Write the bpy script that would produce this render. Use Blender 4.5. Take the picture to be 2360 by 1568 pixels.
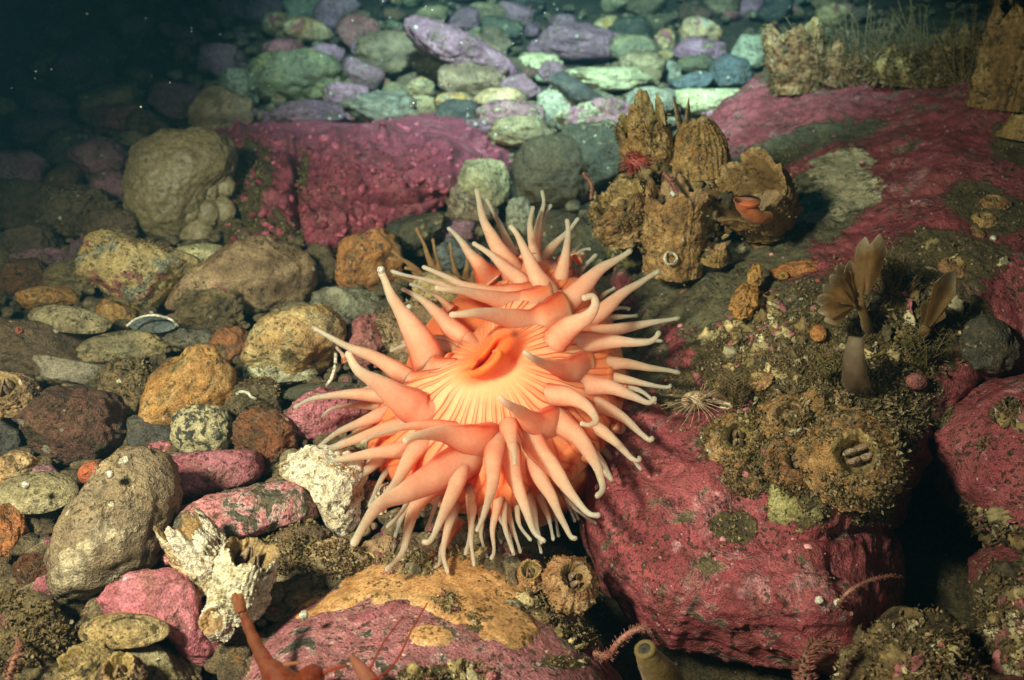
import bpy, bmesh, math, random, re
import numpy as np
from mathutils import Vector
R_ = math.radians
for o in list(bpy.data.objects): bpy.data.objects.remove(o)
SC = bpy.context.scene
COL = SC.collection
rng = np.random.default_rng(7)
HAZE = 0.33

# ---------------------------------------------------------------- camera
HFOV = R_(57.0); PITCH = R_(33.0)
CAM = np.array([0.0, -0.55, 0.37])
F = 1180.0 / math.tan(HFOV/2)              # focal length in photo units (photo taken as 2360 x 1568)
FWD = np.array([0, math.cos(PITCH), -math.sin(PITCH)])
RT = np.array([1.0, 0, 0]); UP = np.array([0, math.sin(PITCH), math.cos(PITCH)])
cd = bpy.data.cameras.new('camera'); cam = bpy.data.objects.new('camera', cd); COL.objects.link(cam)
cam.location = CAM; cam.rotation_euler = (R_(90)-PITCH, 0, 0)
cd.sensor_fit = 'HORIZONTAL'; cd.angle = HFOV; cd.clip_start = 0.01; cd.clip_end = 60
cd.dof.use_dof = True; cd.dof.focus_distance = 0.50; cd.dof.aperture_fstop = 11.0
SC.camera = cam
SC.view_settings.view_transform = 'Standard'; SC.view_settings.look = 'None'
SC.view_settings.exposure = 0.0; SC.view_settings.gamma = 1.0

# ---------------------------------------------------------------- light: deep dark water and the diver's two strobes, plus an added fill lamp
w = bpy.data.worlds.new("World"); SC.world = w; w.use_nodes = True
bg = w.node_tree.nodes['Background']
bg.inputs[0].default_value = (0.012, 0.05, 0.09, 1); bg.inputs[1].default_value = 0.10
def spot_lamp(name, loc, aim, power, size, blend, col, rad):
    l = bpy.data.lights.new(name, 'SPOT'); l.energy = power; l.spot_size = R_(size); l.spot_blend = blend
    l.color = col; l.shadow_soft_size = rad
    o = bpy.data.objects.new(name, l); COL.objects.link(o); o.location = loc
    o.rotation_euler = (Vector(aim)-Vector(loc)).to_track_quat('-Z', 'Y').to_euler()
    return o
spot_lamp('strobe_or_fill', (-0.36, -0.50, 0.57), (-0.04, -0.05, 0.0), 60.0, 74, 1.0, (1.0, 0.81, 0.60), 0.045)
spot_lamp('strobe_or_fill', (0.26, -0.66, 0.44), (-0.01, -0.10, 0.09), 9.0, 40, 1.0, (1.0, 0.86, 0.68), 0.05)  # added weak fill lamp, no strobe: softens the shading on the anemone
spot_lamp('strobe_or_fill', (-0.06, -0.08, 0.86), (0.10, 0.68, 0.0), 190.0, 52, 1.0, (0.72, 0.94, 1.0), 0.03)

# ---------------------------------------------------------------- helpers
def ray(px, py): return FWD + RT*((px-1180.0)/F) + UP*((784.0-py)/F)
def P(px, py, d): return CAM + d*ray(px, py)
def gdepth(px, py, z=0.0): return (CAM[2]-z)/(-ray(px, py)[2])
def Pv(px, py, d):
    px = np.asarray(px, float); py = np.asarray(py, float); d = np.asarray(d, float)
    r = FWD[None]+RT[None]*((px-1180)/F)[:, None]+UP[None]*((784-py)/F)[:, None]
    return CAM[None]+d[:, None]*r
def proj(V):
    q = V-CAM; d = q@FWD
    return 1180+F*(q@RT)/d, 784-F*(q@UP)/d, d

def lin(c):
    c = np.asarray(c, float)/255.0
    return np.where(c <= 0.04045, c/12.92, ((c+0.055)/1.055)**2.4)
_perm = np.random.default_rng(3).permutation(256); _perm = np.concatenate([_perm, _perm, _perm])
_gr = np.random.default_rng(4).normal(size=(256, 3)); _gr /= np.linalg.norm(_gr, axis=1)[:, None]
def pnoise(p):
    i = np.floor(p).astype(int); f = p-i; u = f*f*f*(f*(f*6-15)+10); out = 0
    for dx in (0, 1):
        for dy in (0, 1):
            for dz in (0, 1):
                h = _perm[_perm[_perm[(i[:, 0]+dx) & 255]+((i[:, 1]+dy) & 255)]+((i[:, 2]+dz) & 255)]
                g = (_gr[h]*(f-np.array([dx, dy, dz]))).sum(1)
                wx = u[:, 0] if dx else 1-u[:, 0]; wy = u[:, 1] if dy else 1-u[:, 1]; wz = u[:, 2] if dz else 1-u[:, 2]
                out = out+g*wx*wy*wz
    return out*1.5
def fbm(p, oct=4, gain=0.5):
    a, s, t = 1.0, 0, 1.0
    for k in range(oct):
        s = s+a*pnoise(p*t+k*17.3); a *= gain; t *= 2.03
    return s
def sstep(a, b, x):
    t = np.clip((x-a)/(b-a), 0, 1); return t*t*(3-2*t)

def mk(name, V, Fc, mat, parent=None, origin=None, smooth=True, cols=None, attrs=None):
    V = np.asarray(V, float)
    if parent is not None: org = np.array(parent['_o'])
    else: org = np.array(origin) if origin is not None else np.array([V[:, 0].mean(), V[:, 1].mean(), V[:, 2].min()])
    me = bpy.data.meshes.new(name); me.from_pydata((V-org).tolist(), [], [tuple(int(i) for i in f) for f in Fc])
    if smooth: me.polygons.foreach_set('use_smooth', [True]*len(me.polygons))
    if cols is not None:
        a = me.attributes.new('col', 'FLOAT_COLOR', 'POINT')
        a.data.foreach_set('color', np.concatenate([cols, np.ones((len(cols), 1))], 1).astype(np.float32).ravel())
    for k, v in (attrs or {}).items():
        a = me.attributes.new(k, 'FLOAT', 'POINT'); a.data.foreach_set('value', np.asarray(v, np.float32))
    me.materials.append(mat)
    o = bpy.data.objects.new(name, me); COL.objects.link(o)
    if parent is None: o.location = org; o['_o'] = org.tolist()
    else:
        o.parent = parent; o['_o'] = org.tolist()
    return o
def thing(name, loc, label, cat, group=None):
    o = bpy.data.objects.new(name, None); COL.objects.link(o); o.location = loc; o['_o'] = list(map(float, loc))
    o.empty_display_size = 0.01
    return tag(o, label, cat, group)
def tag(o, label=None, cat=None, group=None, kind=None):
    if label: o['label'] = label
    if cat: o['category'] = cat
    if group: o['group'] = group
    if kind: o['kind'] = kind
    return o
def vnormals(V, Q):
    Q = np.asarray(Q); n = np.zeros_like(V)
    fn = np.cross(V[Q[:, 2]]-V[Q[:, 0]], V[Q[:, -1]]-V[Q[:, 1]])
    for k in range(Q.shape[1]): np.add.at(n, Q[:, k], fn)
    return n/np.maximum(np.linalg.norm(n, axis=1), 1e-12)[:, None]
_ico = {}
def ico(sub):
    if sub not in _ico:
        bm = bmesh.new(); bmesh.ops.create_icosphere(bm, subdivisions=sub, radius=1.0)
        bm.verts.ensure_lookup_table()
        _ico[sub] = (np.array([v.co[:] for v in bm.verts]), np.array([[v.index for v in f.verts] for f in bm.faces])); bm.free()
    return _ico[sub]
def catmull(pts, n):
    pts = np.asarray(pts, float)
    p = np.vstack([2*pts[0]-pts[1], pts, 2*pts[-1]-pts[-2]]); out = []
    for t in np.linspace(0, len(pts)-1, n):
        i = min(int(t), len(pts)-2); f = t-i; a, b, c, d = p[i:i+4]
        out.append(0.5*((2*b)+(c-a)*f+(2*a-5*b+4*c-d)*f*f+(3*b-a-3*c+d)*f**3))
    return np.array(out)
def tube(path, rad, nseg=10, flat=1.0, flatdir=None, cap=True):
    path = np.asarray(path, float); n = len(path); rad = np.broadcast_to(np.asarray(rad, float), (n,))
    T = np.gradient(path, axis=0); T /= np.maximum(np.linalg.norm(T, axis=1), 1e-12)[:, None]
    ref = np.array(flatdir) if flatdir is not None else np.array([0.31, 0.22, 0.92])
    V = []
    for i in range(n):
        b = ref-T[i]*(ref@T[i]); b /= max(np.linalg.norm(b), 1e-9); c = np.cross(T[i], b)
        for k in range(nseg):
            a = 2*math.pi*k/nseg
            V.append(path[i]+rad[i]*(c*math.cos(a)+b*flat*math.sin(a)))
    Fc = []
    for i in range(n-1):
        for k in range(nseg):
            k2 = (k+1) % nseg
            Fc.append((i*nseg+k, i*nseg+k2, (i+1)*nseg+k2, (i+1)*nseg+k))
    if cap:
        V.append(path[0]); V.append(path[-1]); a, b = len(V)-2, len(V)-1
        for k in range(nseg):
            k2 = (k+1) % nseg
            Fc.append((a, k2, k)); Fc.append((b, (n-1)*nseg+k, (n-1)*nseg+k2))
    return np.array(V), Fc
def join(parts):
    V, Fc, o = [], [], 0
    for v, f in parts:
        V.append(np.asarray(v)); Fc += [tuple(i+o for i in q) for q in f]; o += len(v)
    return np.vstack(V), Fc

# ---------------------------------------------------------------- materials
class NB:
    def __init__(s, name):
        s.m = bpy.data.materials.new(name); s.m.use_nodes = True; s.t = s.m.node_tree; s.n = s.t.nodes; s.l = s.t.links
        s.b = s.n['Principled BSDF']
    def new(s, ty, **kw):
        x = s.n.new(ty)
        for k, v in kw.items():
            if k.startswith('i_'): x.inputs[k[2:].replace('_', ' ')].default_value = v
            else: setattr(x, k, v)
        return x
    def link(s, a, b): s.l.new(a, b)
    def coords(s):
        tc = s.new('ShaderNodeTexCoord'); oi = s.new('ShaderNodeObjectInfo')
        m = s.new('ShaderNodeVectorMath', operation='MULTIPLY_ADD')
        s.link(oi.outputs['Random'], m.inputs[0]); m.inputs[1].default_value = (3.1, 5.7, 4.3)
        s.link(tc.outputs['Object'], m.inputs[2]); s.rand = oi.outputs['Random']
        return m.outputs[0]
    def noise(s, co, scale, detail=5, rough=0.6, dist=0.0):
        x = s.new('ShaderNodeTexNoise'); x.inputs['Scale'].default_value = scale; x.inputs['Detail'].default_value = detail
        x.inputs['Roughness'].default_value = rough; x.inputs['Distortion'].default_value = dist
        s.link(co, x.inputs['Vector']); return x.outputs['Fac']
    def ramp(s, fac, stops, interp='LINEAR'):
        r = s.new('ShaderNodeValToRGB'); cr = r.color_ramp; cr.interpolation = interp
        while len(cr.elements) < len(stops): cr.elements.new(0.5)
        for e, (p, c) in zip(cr.elements, stops):
            e.position = p; e.color = (*c, 1) if len(c) == 3 else c
        s.link(fac, r.inputs[0]); return r.outputs[0]
    def step(s, fac, a, b):
        x = s.new('ShaderNodeMapRange', interpolation_type='SMOOTHSTEP')
        x.inputs[1].default_value = a; x.inputs[2].default_value = b
        s.link(fac, x.inputs[0]); return x.outputs[0]
    def mix(s, fac, a, b, blend='MIX'):
        x = s.new('ShaderNodeMix', data_type='RGBA', blend_type=blend)
        for v, i in ((fac, 0), (a, 6), (b, 7)):
            if hasattr(v, 'links'): s.link(v, x.inputs[i])
            elif i == 0: x.inputs[0].default_value = v
            else: x.inputs[i].default_value = (*v, 1)
        return x.outputs[2]
    def math(s, op, a, b=0.0, c=None):
        x = s.new('ShaderNodeMath', operation=op)
        for i, v in enumerate((a, b) if c is None else (a, b, c)):
            if hasattr(v, 'links'): s.link(v, x.inputs[i])
            else: x.inputs[i].default_value = v
        return x.outputs[0]
    def vor(s, co, scale, feature='F1'):
        x = s.new('ShaderNodeTexVoronoi', feature=feature); x.inputs['Scale'].default_value = scale
        s.link(co, x.inputs['Vector']); return x
    def attr(s, name):
        x = s.new('ShaderNodeAttribute'); x.attribute_name = name; return x
    def bump(s, h, strength, dist=0.003):
        x = s.new('ShaderNodeBump'); x.inputs['Strength'].default_value = strength; x.inputs['Distance'].default_value = dist
        s.link(h, x.inputs['Height']); s.link(x.outputs[0], s.b.inputs['Normal'])

def rock_mat(name, cols, scale=30, patches=(), specks=None, spots=None, bump=0.7, rough=0.5, var=0.3, bands=0, masks=(), silt=0.6, dots=0.85):
    """cols: two or three rgb; patches: (colour, scale, threshold, width); masks: (attribute, colour a, colour b, noise scale)"""
    b = NB(name); co = b.coords()
    n1 = b.noise(co, scale, 6, 0.62, 0.6); n2 = b.noise(co, scale*6, 5, 0.7); n3 = b.noise(co, 900, 3, 0.7)
    src = n1
    if bands:
        wv = b.new('ShaderNodeTexWave', wave_type='BANDS', bands_direction='Z'); wv.inputs['Scale'].default_value = bands
        wv.inputs['Distortion'].default_value = 5; wv.inputs['Detail'].default_value = 3
        b.link(co, wv.inputs['Vector']); src = b.math('MULTIPLY_ADD', wv.outputs['Fac'], 0.35, b.math('MULTIPLY', n1, 0.65))
    st = [(0.32+0.36*i/(len(cols)-1), tuple(c)) for i, c in enumerate(cols)]
    c = b.ramp(src, st)
    h = b.math('MULTIPLY', n2, 1.0)
    for k, (pc, ps, th, wd, *edge) in enumerate(patches):
        off = b.new('ShaderNodeVectorMath', operation='ADD'); b.link(co, off.inputs[0]); off.inputs[1].default_value = (1.7*k+.4, 2.9*k, 0.8*k)
        pn = b.noise(off.outputs[0], ps, 7, 0.66, 0.4); f = b.step(pn, th, th+wd)
        c2 = b.mix(b.step(n2, 0.35, 0.65), tuple(np.array(pc)*0.75), tuple(np.minimum(np.array(pc)*1.2, 0.95)))
        c = b.mix(f, c, c2); h = b.math('MULTIPLY_ADD', f, 0.25, h)
        if edge:
            fe = b.math('MULTIPLY', b.step(pn, th-0.012, th+0.002), b.math('SUBTRACT', 1.0, b.step(pn, th+0.008, th+0.03)))
            c = b.mix(b.math('MULTIPLY', fe, 0.8), c, edge[0])
    for (an, ca, cb, ns, amp, gk) in masks:
        pn = b.noise(co, ns, 7, 0.7, 0.3)
        f = b.math('MULTIPLY_ADD', b.math('SUBTRACT', pn, 0.5), amp, b.attr(an).outputs['Fac'])
        f = b.step(f, 0.34, 0.34+gk)
        c2 = b.ramp(b.noise(co, ns*3, 6, 0.75), [(0.3, tuple(ca)), (0.7, tuple(cb))])
        c = b.mix(f, c, c2); h = b.math('MULTIPLY_ADD', b.math('MULTIPLY', f, b.noise(co, 260, 5, 0.75)), 0.9, h)
    if silt:
        off = b.new('ShaderNodeVectorMath', operation='ADD'); b.link(co, off.inputs[0]); off.inputs[1].default_value = (9.1, 3.3, 5.5)
        sn = b.noise(off.outputs[0], scale*1.9, 8, 0.72, 0.5); f = b.math('MULTIPLY', b.step(sn, 0.44, 0.66), silt)
        c = b.mix(f, c, b.ramp(n3, [(0.3, (0.07, 0.045, 0.02)), (0.7, (0.18, 0.12, 0.057))])); h = b.math('MULTIPLY_ADD', f, 0.35, h)
    off = b.new('ShaderNodeVectorMath', operation='ADD'); b.link(co, off.inputs[0]); off.inputs[1].default_value = (4.1, 8.3, 2.5)
    dn = b.noise(off.outputs[0], 330, 2, 0.5); dr = b.noise(off.outputs[0], scale*1.6, 4, 0.6)
    f = b.math('MULTIPLY', b.step(dn, 0.57, 0.63), b.math('MULTIPLY', b.step(dr, 0.44, 0.56), dots)); c = b.mix(f, c, (0.05, 0.04, 0.018)); h = b.math('MULTIPLY_ADD', f, -0.5, h)
    specks = specks or [((0.62, 0.56, 0.42), 95, 0.15)]
    if specks:
        for (sc_, sv, rad) in specks:
            v = b.vor(co, sv)
            sep = b.new('ShaderNodeSeparateColor'); b.link(v.outputs['Color'], sep.inputs[0])
            f = b.math('MULTIPLY', b.math('LESS_THAN', b.math('MULTIPLY_ADD', b.math('SUBTRACT', n2, 0.5), 0.7, v.outputs['Distance']), b.math('MULTIPLY', sep.outputs[1], rad*1.3)), b.math('GREATER_THAN', sep.outputs[0], 0.72))
            c = b.mix(f, c, sc_); h = b.math('MULTIPLY_ADD', f, 0.5, h)
    g = b.ramp(n2, [(0.30, (0.28, 0.26, 0.22)), (0.48, (0.85, 0.85, 0.85)), (0.72, (1.15, 1.15, 1.12))])
    c = b.mix(0.85, c, g, 'MULTIPLY')
    g = b.ramp(n3, [(0.38, (0.35, 0.34, 0.32)), (0.5, (0.92, 0.92, 0.92)), (0.62, (1.25, 1.25, 1.22))])
    c = b.mix(0.75, c, g, 'MULTIPLY')
    if var:
        hsv = b.new('ShaderNodeHueSaturation'); b.link(c, hsv.inputs['Color'])
        b.link(b.math('MULTIPLY_ADD', b.rand, var*2, 1-var), hsv.inputs['Value'])
        b.link(b.math('MULTIPLY_ADD', b.math('FRACT', b.math('MULTIPLY', b.rand, 7.3)), 0.03, 0.485), hsv.inputs['Hue'])
        c = hsv.outputs[0]
    b.link(c, b.b.inputs['Base Color']); b.b.inputs['Roughness'].default_value = rough
    b.b.inputs['Specular IOR Level'].default_value = 0.5
    h = b.math('MULTIPLY_ADD', n3, 0.35, h)
    b.bump(h, bump, 0.004)
    return b.m
PINK = (0.44, 0.125, 0.135); PINKD = (0.28, 0.065, 0.075); OLV = (0.15, 0.11, 0.04); CRM = (0.62, 0.52, 0.28); DK = (0.035, 0.033, 0.026)
M = {}
M['tan'] = rock_mat('tan_stone', [(0.28, 0.17, 0.07), (0.54, 0.36, 0.16), (0.64, 0.48, 0.26)], 32, [((0.48, 0.26, 0.06), 26, 0.53, 0.10), ((0.36, 0.09, 0.10), 46, 0.575, 0.04), ((0.30, 0.29, 0.21), 36, 0.57, 0.06)], silt=0.45)
M['tanorange'] = rock_mat('ochre_stone', [(0.38, 0.19, 0.075), (0.52, 0.31, 0.13), (0.62, 0.50, 0.27)], 26, [((0.13, 0.09, 0.03), 55, 0.58, 0.06), ((0.60, 0.50, 0.24), 30, 0.58, 0.08)])
M['orange'] = rock_mat('orange_stone', [(0.27, 0.105, 0.03), (0.44, 0.18, 0.05), (0.50, 0.27, 0.11)], 30, [((0.20, 0.135, 0.055), 42, 0.57, 0.08), ((0.40, 0.12, 0.13), 34, 0.64, 0.04)])
M['rust'] = rock_mat('rusty_stone', [(0.10, 0.06, 0.03), (0.26, 0.10, 0.03), (0.20, 0.12, 0.05)], 45, [((0.12, 0.09, 0.04), 60, 0.56, 0.06)], bump=1.0)
M['brown'] = rock_mat('brown_stone', [(0.10, 0.065, 0.03), (0.20, 0.13, 0.06), (0.28, 0.19, 0.09)], 36, [((0.34, 0.09, 0.11), 30, 0.64, 0.05), ((0.08, 0.06, 0.025), 60, 0.58, 0.06)], [((0.6, 0.55, 0.4), 120, 0.22)], bump=0.9)
M['darkbrown'] = rock_mat('dark_brown_stone', [(0.055, 0.038, 0.02), (0.11, 0.075, 0.035), (0.15, 0.10, 0.05)], 40, [((0.30, 0.24, 0.12), 130, 0.66, 0.04)])
M['redbrown'] = rock_mat('maroon_stone', [(0.10, 0.05, 0.03), (0.20, 0.095, 0.055), (0.27, 0.15, 0.08)], 38, [((0.10, 0.075, 0.03), 50, 0.55, 0.06), ((0.42, 0.30, 0.16), 90, 0.66, 0.04), ((0.30, 0.06, 0.10), 60, 0.66, 0.04)], [((0.5, 0.42, 0.32), 85, 0.20)], bump=1.0)
M['olive'] = rock_mat('olive_stone', [(0.17, 0.11, 0.05), (0.28, 0.19, 0.09), (0.35, 0.25, 0.13)], 22, [((0.12, 0.085, 0.04), 60, 0.60, 0.08), ((0.36, 0.12, 0.13), 40, 0.655, 0.03)], [((0.6, 0.6, 0.45), 90, 0.13)], bands=12)
M['grey'] = rock_mat('grey_stone', [(0.13, 0.11, 0.08), (0.22, 0.18, 0.13), (0.29, 0.24, 0.17)], 30, [((0.15, 0.11, 0.05), 40, 0.58, 0.08)], bands=14)
M['greyolive'] = rock_mat('grey_olive_stone', [(0.13, 0.12, 0.07), (0.20, 0.175, 0.09), (0.40, 0.32, 0.13)], 18, [((0.12, 0.09, 0.04), 55, 0.62, 0.08)])
M['greybrown'] = rock_mat('grey_brown_stone', [(0.17, 0.125, 0.07), (0.27, 0.20, 0.115), (0.38, 0.27, 0.13)], 20, [((0.12, 0.09, 0.05), 60, 0.62, 0.1), ((0.46, 0.38, 0.24), 22, 0.60, 0.05)], var=0.1, bump=0.8)
M['slate'] = rock_mat('slate_stone', [(0.035, 0.035, 0.035), (0.075, 0.07, 0.06), (0.12, 0.105, 0.08)], 40, [((0.12, 0.09, 0.05), 70, 0.62, 0.05)])
M['bluegrey'] = rock_mat('blue_grey_stone', [(0.07, 0.08, 0.08), (0.12, 0.14, 0.145), (0.18, 0.195, 0.185)], 30)
M['granite'] = rock_mat('granite_stone', [(0.44, 0.38, 0.20), (0.58, 0.50, 0.28)], 40, [((0.055, 0.055, 0.045), 170, 0.51, 0.05)], var=0.05, silt=0.15)
M['mottle'] = rock_mat('mottled_dark_stone', [(0.035, 0.036, 0.026), (0.075, 0.072, 0.045), (0.11, 0.10, 0.06)], 40, [((0.34, 0.30, 0.15), 85, 0.58, 0.04), ((0.34, 0.09, 0.12), 40, 0.68, 0.05)])
M['cream'] = rock_mat('cream_stone', [(0.40, 0.33, 0.15), (0.60, 0.52, 0.28), (0.66, 0.58, 0.34)], 30, [((0.16, 0.12, 0.05), 90, 0.64, 0.06)])
M['creamgrey'] = rock_mat('pale_grey_stone', [(0.20, 0.19, 0.13), (0.36, 0.34, 0.23), (0.50, 0.46, 0.30)], 38, [((0.12, 0.10, 0.05), 60, 0.58, 0.08), ((0.48, 0.16, 0.22), 36, 0.66, 0.05)])
M['pink'] = rock_mat('coralline_pink', [PINKD, PINK, (0.50, 0.18, 0.19)], 34, [((0.50, 0.42, 0.20), 40, 0.68, 0.05), ((0.14, 0.10, 0.05), 70, 0.66, 0.06)], [((0.72, 0.42, 0.40), 220, 0.2)])
M['purple'] = rock_mat('coralline_violet', [(0.17, 0.075, 0.105), (0.28, 0.125, 0.165), (0.37, 0.19, 0.23)], 30, [((0.17, 0.14, 0.07), 50, 0.58, 0.07), ((0.50, 0.45, 0.3), 60, 0.68, 0.04)])
M['pinkdark'] = rock_mat('coralline_patched_stone', [(0.05, 0.05, 0.042), (0.08, 0.075, 0.05), (0.13, 0.11, 0.06)], 50, [((0.50, 0.18, 0.19), 48, 0.49, 0.02, (0.68, 0.44, 0.42)), ((0.17, 0.12, 0.05), 60, 0.63, 0.05)], [((0.6, 0.5, 0.3), 130, 0.2)])
M['pinkcream'] = rock_mat('coralline_cream_stone', [(0.36, 0.15, 0.17), (0.50, 0.22, 0.23), (0.56, 0.36, 0.27)], 30, [((0.60, 0.54, 0.30), 46, 0.54, 0.05), ((0.2, 0.15, 0.07), 60, 0.64, 0.05)])
M['white'] = rock_mat('white_crust', [(0.66, 0.48, 0.22), (0.90, 0.80, 0.58), (0.93, 0.87, 0.70)], 50, [((0.18, 0.13, 0.05), 80, 0.60, 0.06), ((0.45, 0.27, 0.08), 40, 0.62, 0.08)], bump=0.8, var=0.08, silt=0.12, dots=0.6)
M['lime'] = rock_mat('yellow_green_crust', [(0.26, 0.21, 0.085), (0.38, 0.32, 0.13), (0.46, 0.39, 0.19)], 40, [((0.16, 0.12, 0.04), 70, 0.60, 0.08)], bump=1.0)

def skin_mat(name, sss=0.5, rough=0.5, transl=0.2, bump=0.12, mottle=0.12, alpha=1.0):
    b = NB(name); co = b.coords(); c = b.attr('col').outputs['Color']
    n = b.noise(co, 420, 4, 0.7); n0 = b.noise(co, 60, 4, 0.6)
    c = b.mix(mottle, c, b.ramp(n, [(0.3, (0.45, 0.40, 0.40)), (0.6, (1, 1, 1))]), 'MULTIPLY')
    c = b.mix(mottle*1.2, c, b.ramp(n0, [(0.35, (0.6, 0.5, 0.45)), (0.6, (1, 1, 1))]), 'MULTIPLY')
    b.link(c, b.b.inputs['Base Color']); b.b.inputs['Roughness'].default_value = rough
    b.b.inputs['Specular IOR Level'].default_value = 0.2
    b.b.inputs['Subsurface Weight'].default_value = sss; b.b.inputs['Subsurface Radius'].default_value = (0.020, 0.010, 0.007)
    b.b.inputs['Subsurface Scale'].default_value = 1.0
    b.b.inputs['Sheen Weight'].default_value = 0.25; b.b.inputs['Sheen Roughness'].default_value = 0.4; b.b.inputs['Sheen Tint'].default_value = (1, 0.75, 0.55, 1)
    b.bump(n, bump, 0.002); b.b.inputs['Alpha'].default_value = alpha
    if transl:
        t = b.new('ShaderNodeBsdfTranslucent'); b.link(c, t.inputs['Color'])
        ms = b.new('ShaderNodeMixShader'); ms.inputs[0].default_value = transl
        b.link(b.b.outputs[0], ms.inputs[1]); b.link(t.outputs[0], ms.inputs[2])
        b.link(ms.outputs[0], b.n['Material Output'].inputs['Surface'])
    return b.m
M['skin'] = skin_mat('anemone_skin', 0.9, 0.5, 0.12)
M['tent'] = skin_mat('tentacle_skin', 0.9, 0.45, 0.14, 0.22, 0.20, 0.80)
M['glassy'] = skin_mat('glassy_tissue', 0.3, 0.4, 0.5, 0.4, 0.4, 0.50)
M['soft'] = skin_mat('soft_tissue', 0.3, 0.55, 0.2, 0.5, 0.5)
_b = NB('mixed_rubble'); _b.link(_b.attr('col').outputs['Color'], _b.b.inputs['Base Color']); _b.b.inputs['Roughness'].default_value = 0.75
_b.bump(_b.noise(_b.coords(), 500, 4, 0.7), 0.8, 0.002); M['rubble'] = _b.m
M['shell'] = rock_mat('barnacle_shell', [(0.14, 0.068, 0.02), (0.36, 0.19, 0.06), (0.54, 0.35, 0.15)], 45, [((0.10, 0.07, 0.025), 60, 0.585, 0.07), ((0.42, 0.16, 0.035), 50, 0.60, 0.08)], bump=0.7, var=0.12, silt=0.35, dots=0.5)
M['shellin'] = rock_mat('barnacle_inside', [(0.22, 0.13, 0.045), (0.33, 0.205, 0.075), (0.38, 0.25, 0.10)], 20, [((0.10, 0.07, 0.02), 60, 0.62, 0.08)], bump=0.4, var=0.05)
M['plate'] = rock_mat('barnacle_plate', [(0.18, 0.11, 0.06), (0.30, 0.19, 0.11), (0.42, 0.30, 0.20)], 60, bump=0.5, var=0.05)
M['valve'] = rock_mat('old_shell', [(0.22, 0.17, 0.08), (0.46, 0.39, 0.20), (0.58, 0.50, 0.30)], 40, [((0.12, 0.09, 0.04), 70, 0.58, 0.06)], bump=0.8, var=0.08)
M['ochre'] = rock_mat('ochre_shell', [(0.30, 0.18, 0.07), (0.52, 0.34, 0.15), (0.60, 0.44, 0.24)], 50, [((0.14, 0.09, 0.03), 110, 0.56, 0.06)], bump=0.9, var=0.05)
M['red'] = rock_mat('red_shell', [(0.35, 0.05, 0.03), (0.55, 0.10, 0.05), (0.60, 0.16, 0.09)], 50, bump=0.6, var=0.05)
M['redspine'] = rock_mat('red_spines', [(0.30, 0.05, 0.03), (0.45, 0.10, 0.06), (0.55, 0.20, 0.12)], 60, bump=0.3, var=0.05)
M['armpink'] = rock_mat('brittle_star_skin', [(0.22, 0.07, 0.05), (0.33, 0.12, 0.085), (0.42, 0.20, 0.14)], 60, bump=0.4, var=0.05)
M['sponge'] = rock_mat('crust_sponge', [(0.44, 0.20, 0.07), (0.56, 0.30, 0.12), (0.60, 0.38, 0.18)], 22, [((0.13, 0.10, 0.035), 45, 0.64, 0.07)], [((0.25, 0.15, 0.04), 190, 0.25)], bump=0.22, var=0.0, silt=0.3)
M['sponge2'] = rock_mat('orange_sponge', [(0.38, 0.14, 0.025), (0.52, 0.21, 0.045), (0.58, 0.28, 0.08)], 40, bump=0.6, var=0.1)
M['turf'] = rock_mat('silty_turf', [(0.10, 0.066, 0.026), (0.20, 0.135, 0.056), (0.32, 0.23, 0.105)], 70, bump=0.2, var=0.12)
M['turfd'] = rock_mat('brown_turf', [(0.08, 0.055, 0.018), (0.16, 0.11, 0.035), (0.24, 0.17, 0.06)], 70, bump=0.2, var=0.1)
M['hair'] = rock_mat('pale_hair', [(0.45, 0.30, 0.18), (0.6, 0.42, 0.28)], 60, bump=0.0, var=0.05)
M['wormtube'] = rock_mat('white_worm_tube', [(0.6, 0.55, 0.42), (0.8, 0.76, 0.64)], 90, bump=0.3, var=0.05)
M['grit'] = rock_mat('seabed_grit', [(0.035, 0.027, 0.014), (0.09, 0.068, 0.032), (0.17, 0.12, 0.055)], 60, [((0.28, 0.09, 0.11), 50, 0.66, 0.04), ((0.36, 0.30, 0.17), 130, 0.66, 0.04)], bump=1.0, var=0)
BM = [('ma', (0.10, 0.095, 0.055), (0.22, 0.18, 0.09), 55, 0.9, 0.10), ('mb', (0.55, 0.44, 0.23), (0.90, 0.80, 0.54), 55, 1.9, 0.06), ('mc', (0.075, 0.055, 0.02), (0.20, 0.145, 0.055), 60, 1.1, 0.10)]
M['boulder'] = rock_mat('coralline_boulder', [(0.24, 0.036, 0.045), (0.355, 0.066, 0.078), (0.43, 0.11, 0.12)], 20, [((0.14, 0.10, 0.045), 38, 0.595, 0.02, (0.56, 0.27, 0.26)), ((0.52, 0.22, 0.23), 26, 0.57, 0.08), ((0.50, 0.28, 0.28), 75, 0.63, 0.04), ((0.20, 0.05, 0.05), 34, 0.61, 0.06)], [((0.09, 0.05, 0.03), 150, 0.20), ((0.60, 0.30, 0.30), 260, 0.2)], bump=0.9, var=0, masks=BM, silt=0.25)
M['slab'] = rock_mat('coralline_knobbly', [(0.22, 0.032, 0.055), (0.34, 0.058, 0.092), (0.42, 0.10, 0.135)], 20, [((0.15, 0.11, 0.05), 45, 0.66, 0.05), ((0.46, 0.17, 0.20), 40, 0.60, 0.08)], [((0.60, 0.30, 0.30), 200, 0.2)], bump=0.9, var=0, masks=BM, silt=0.25)
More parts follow.
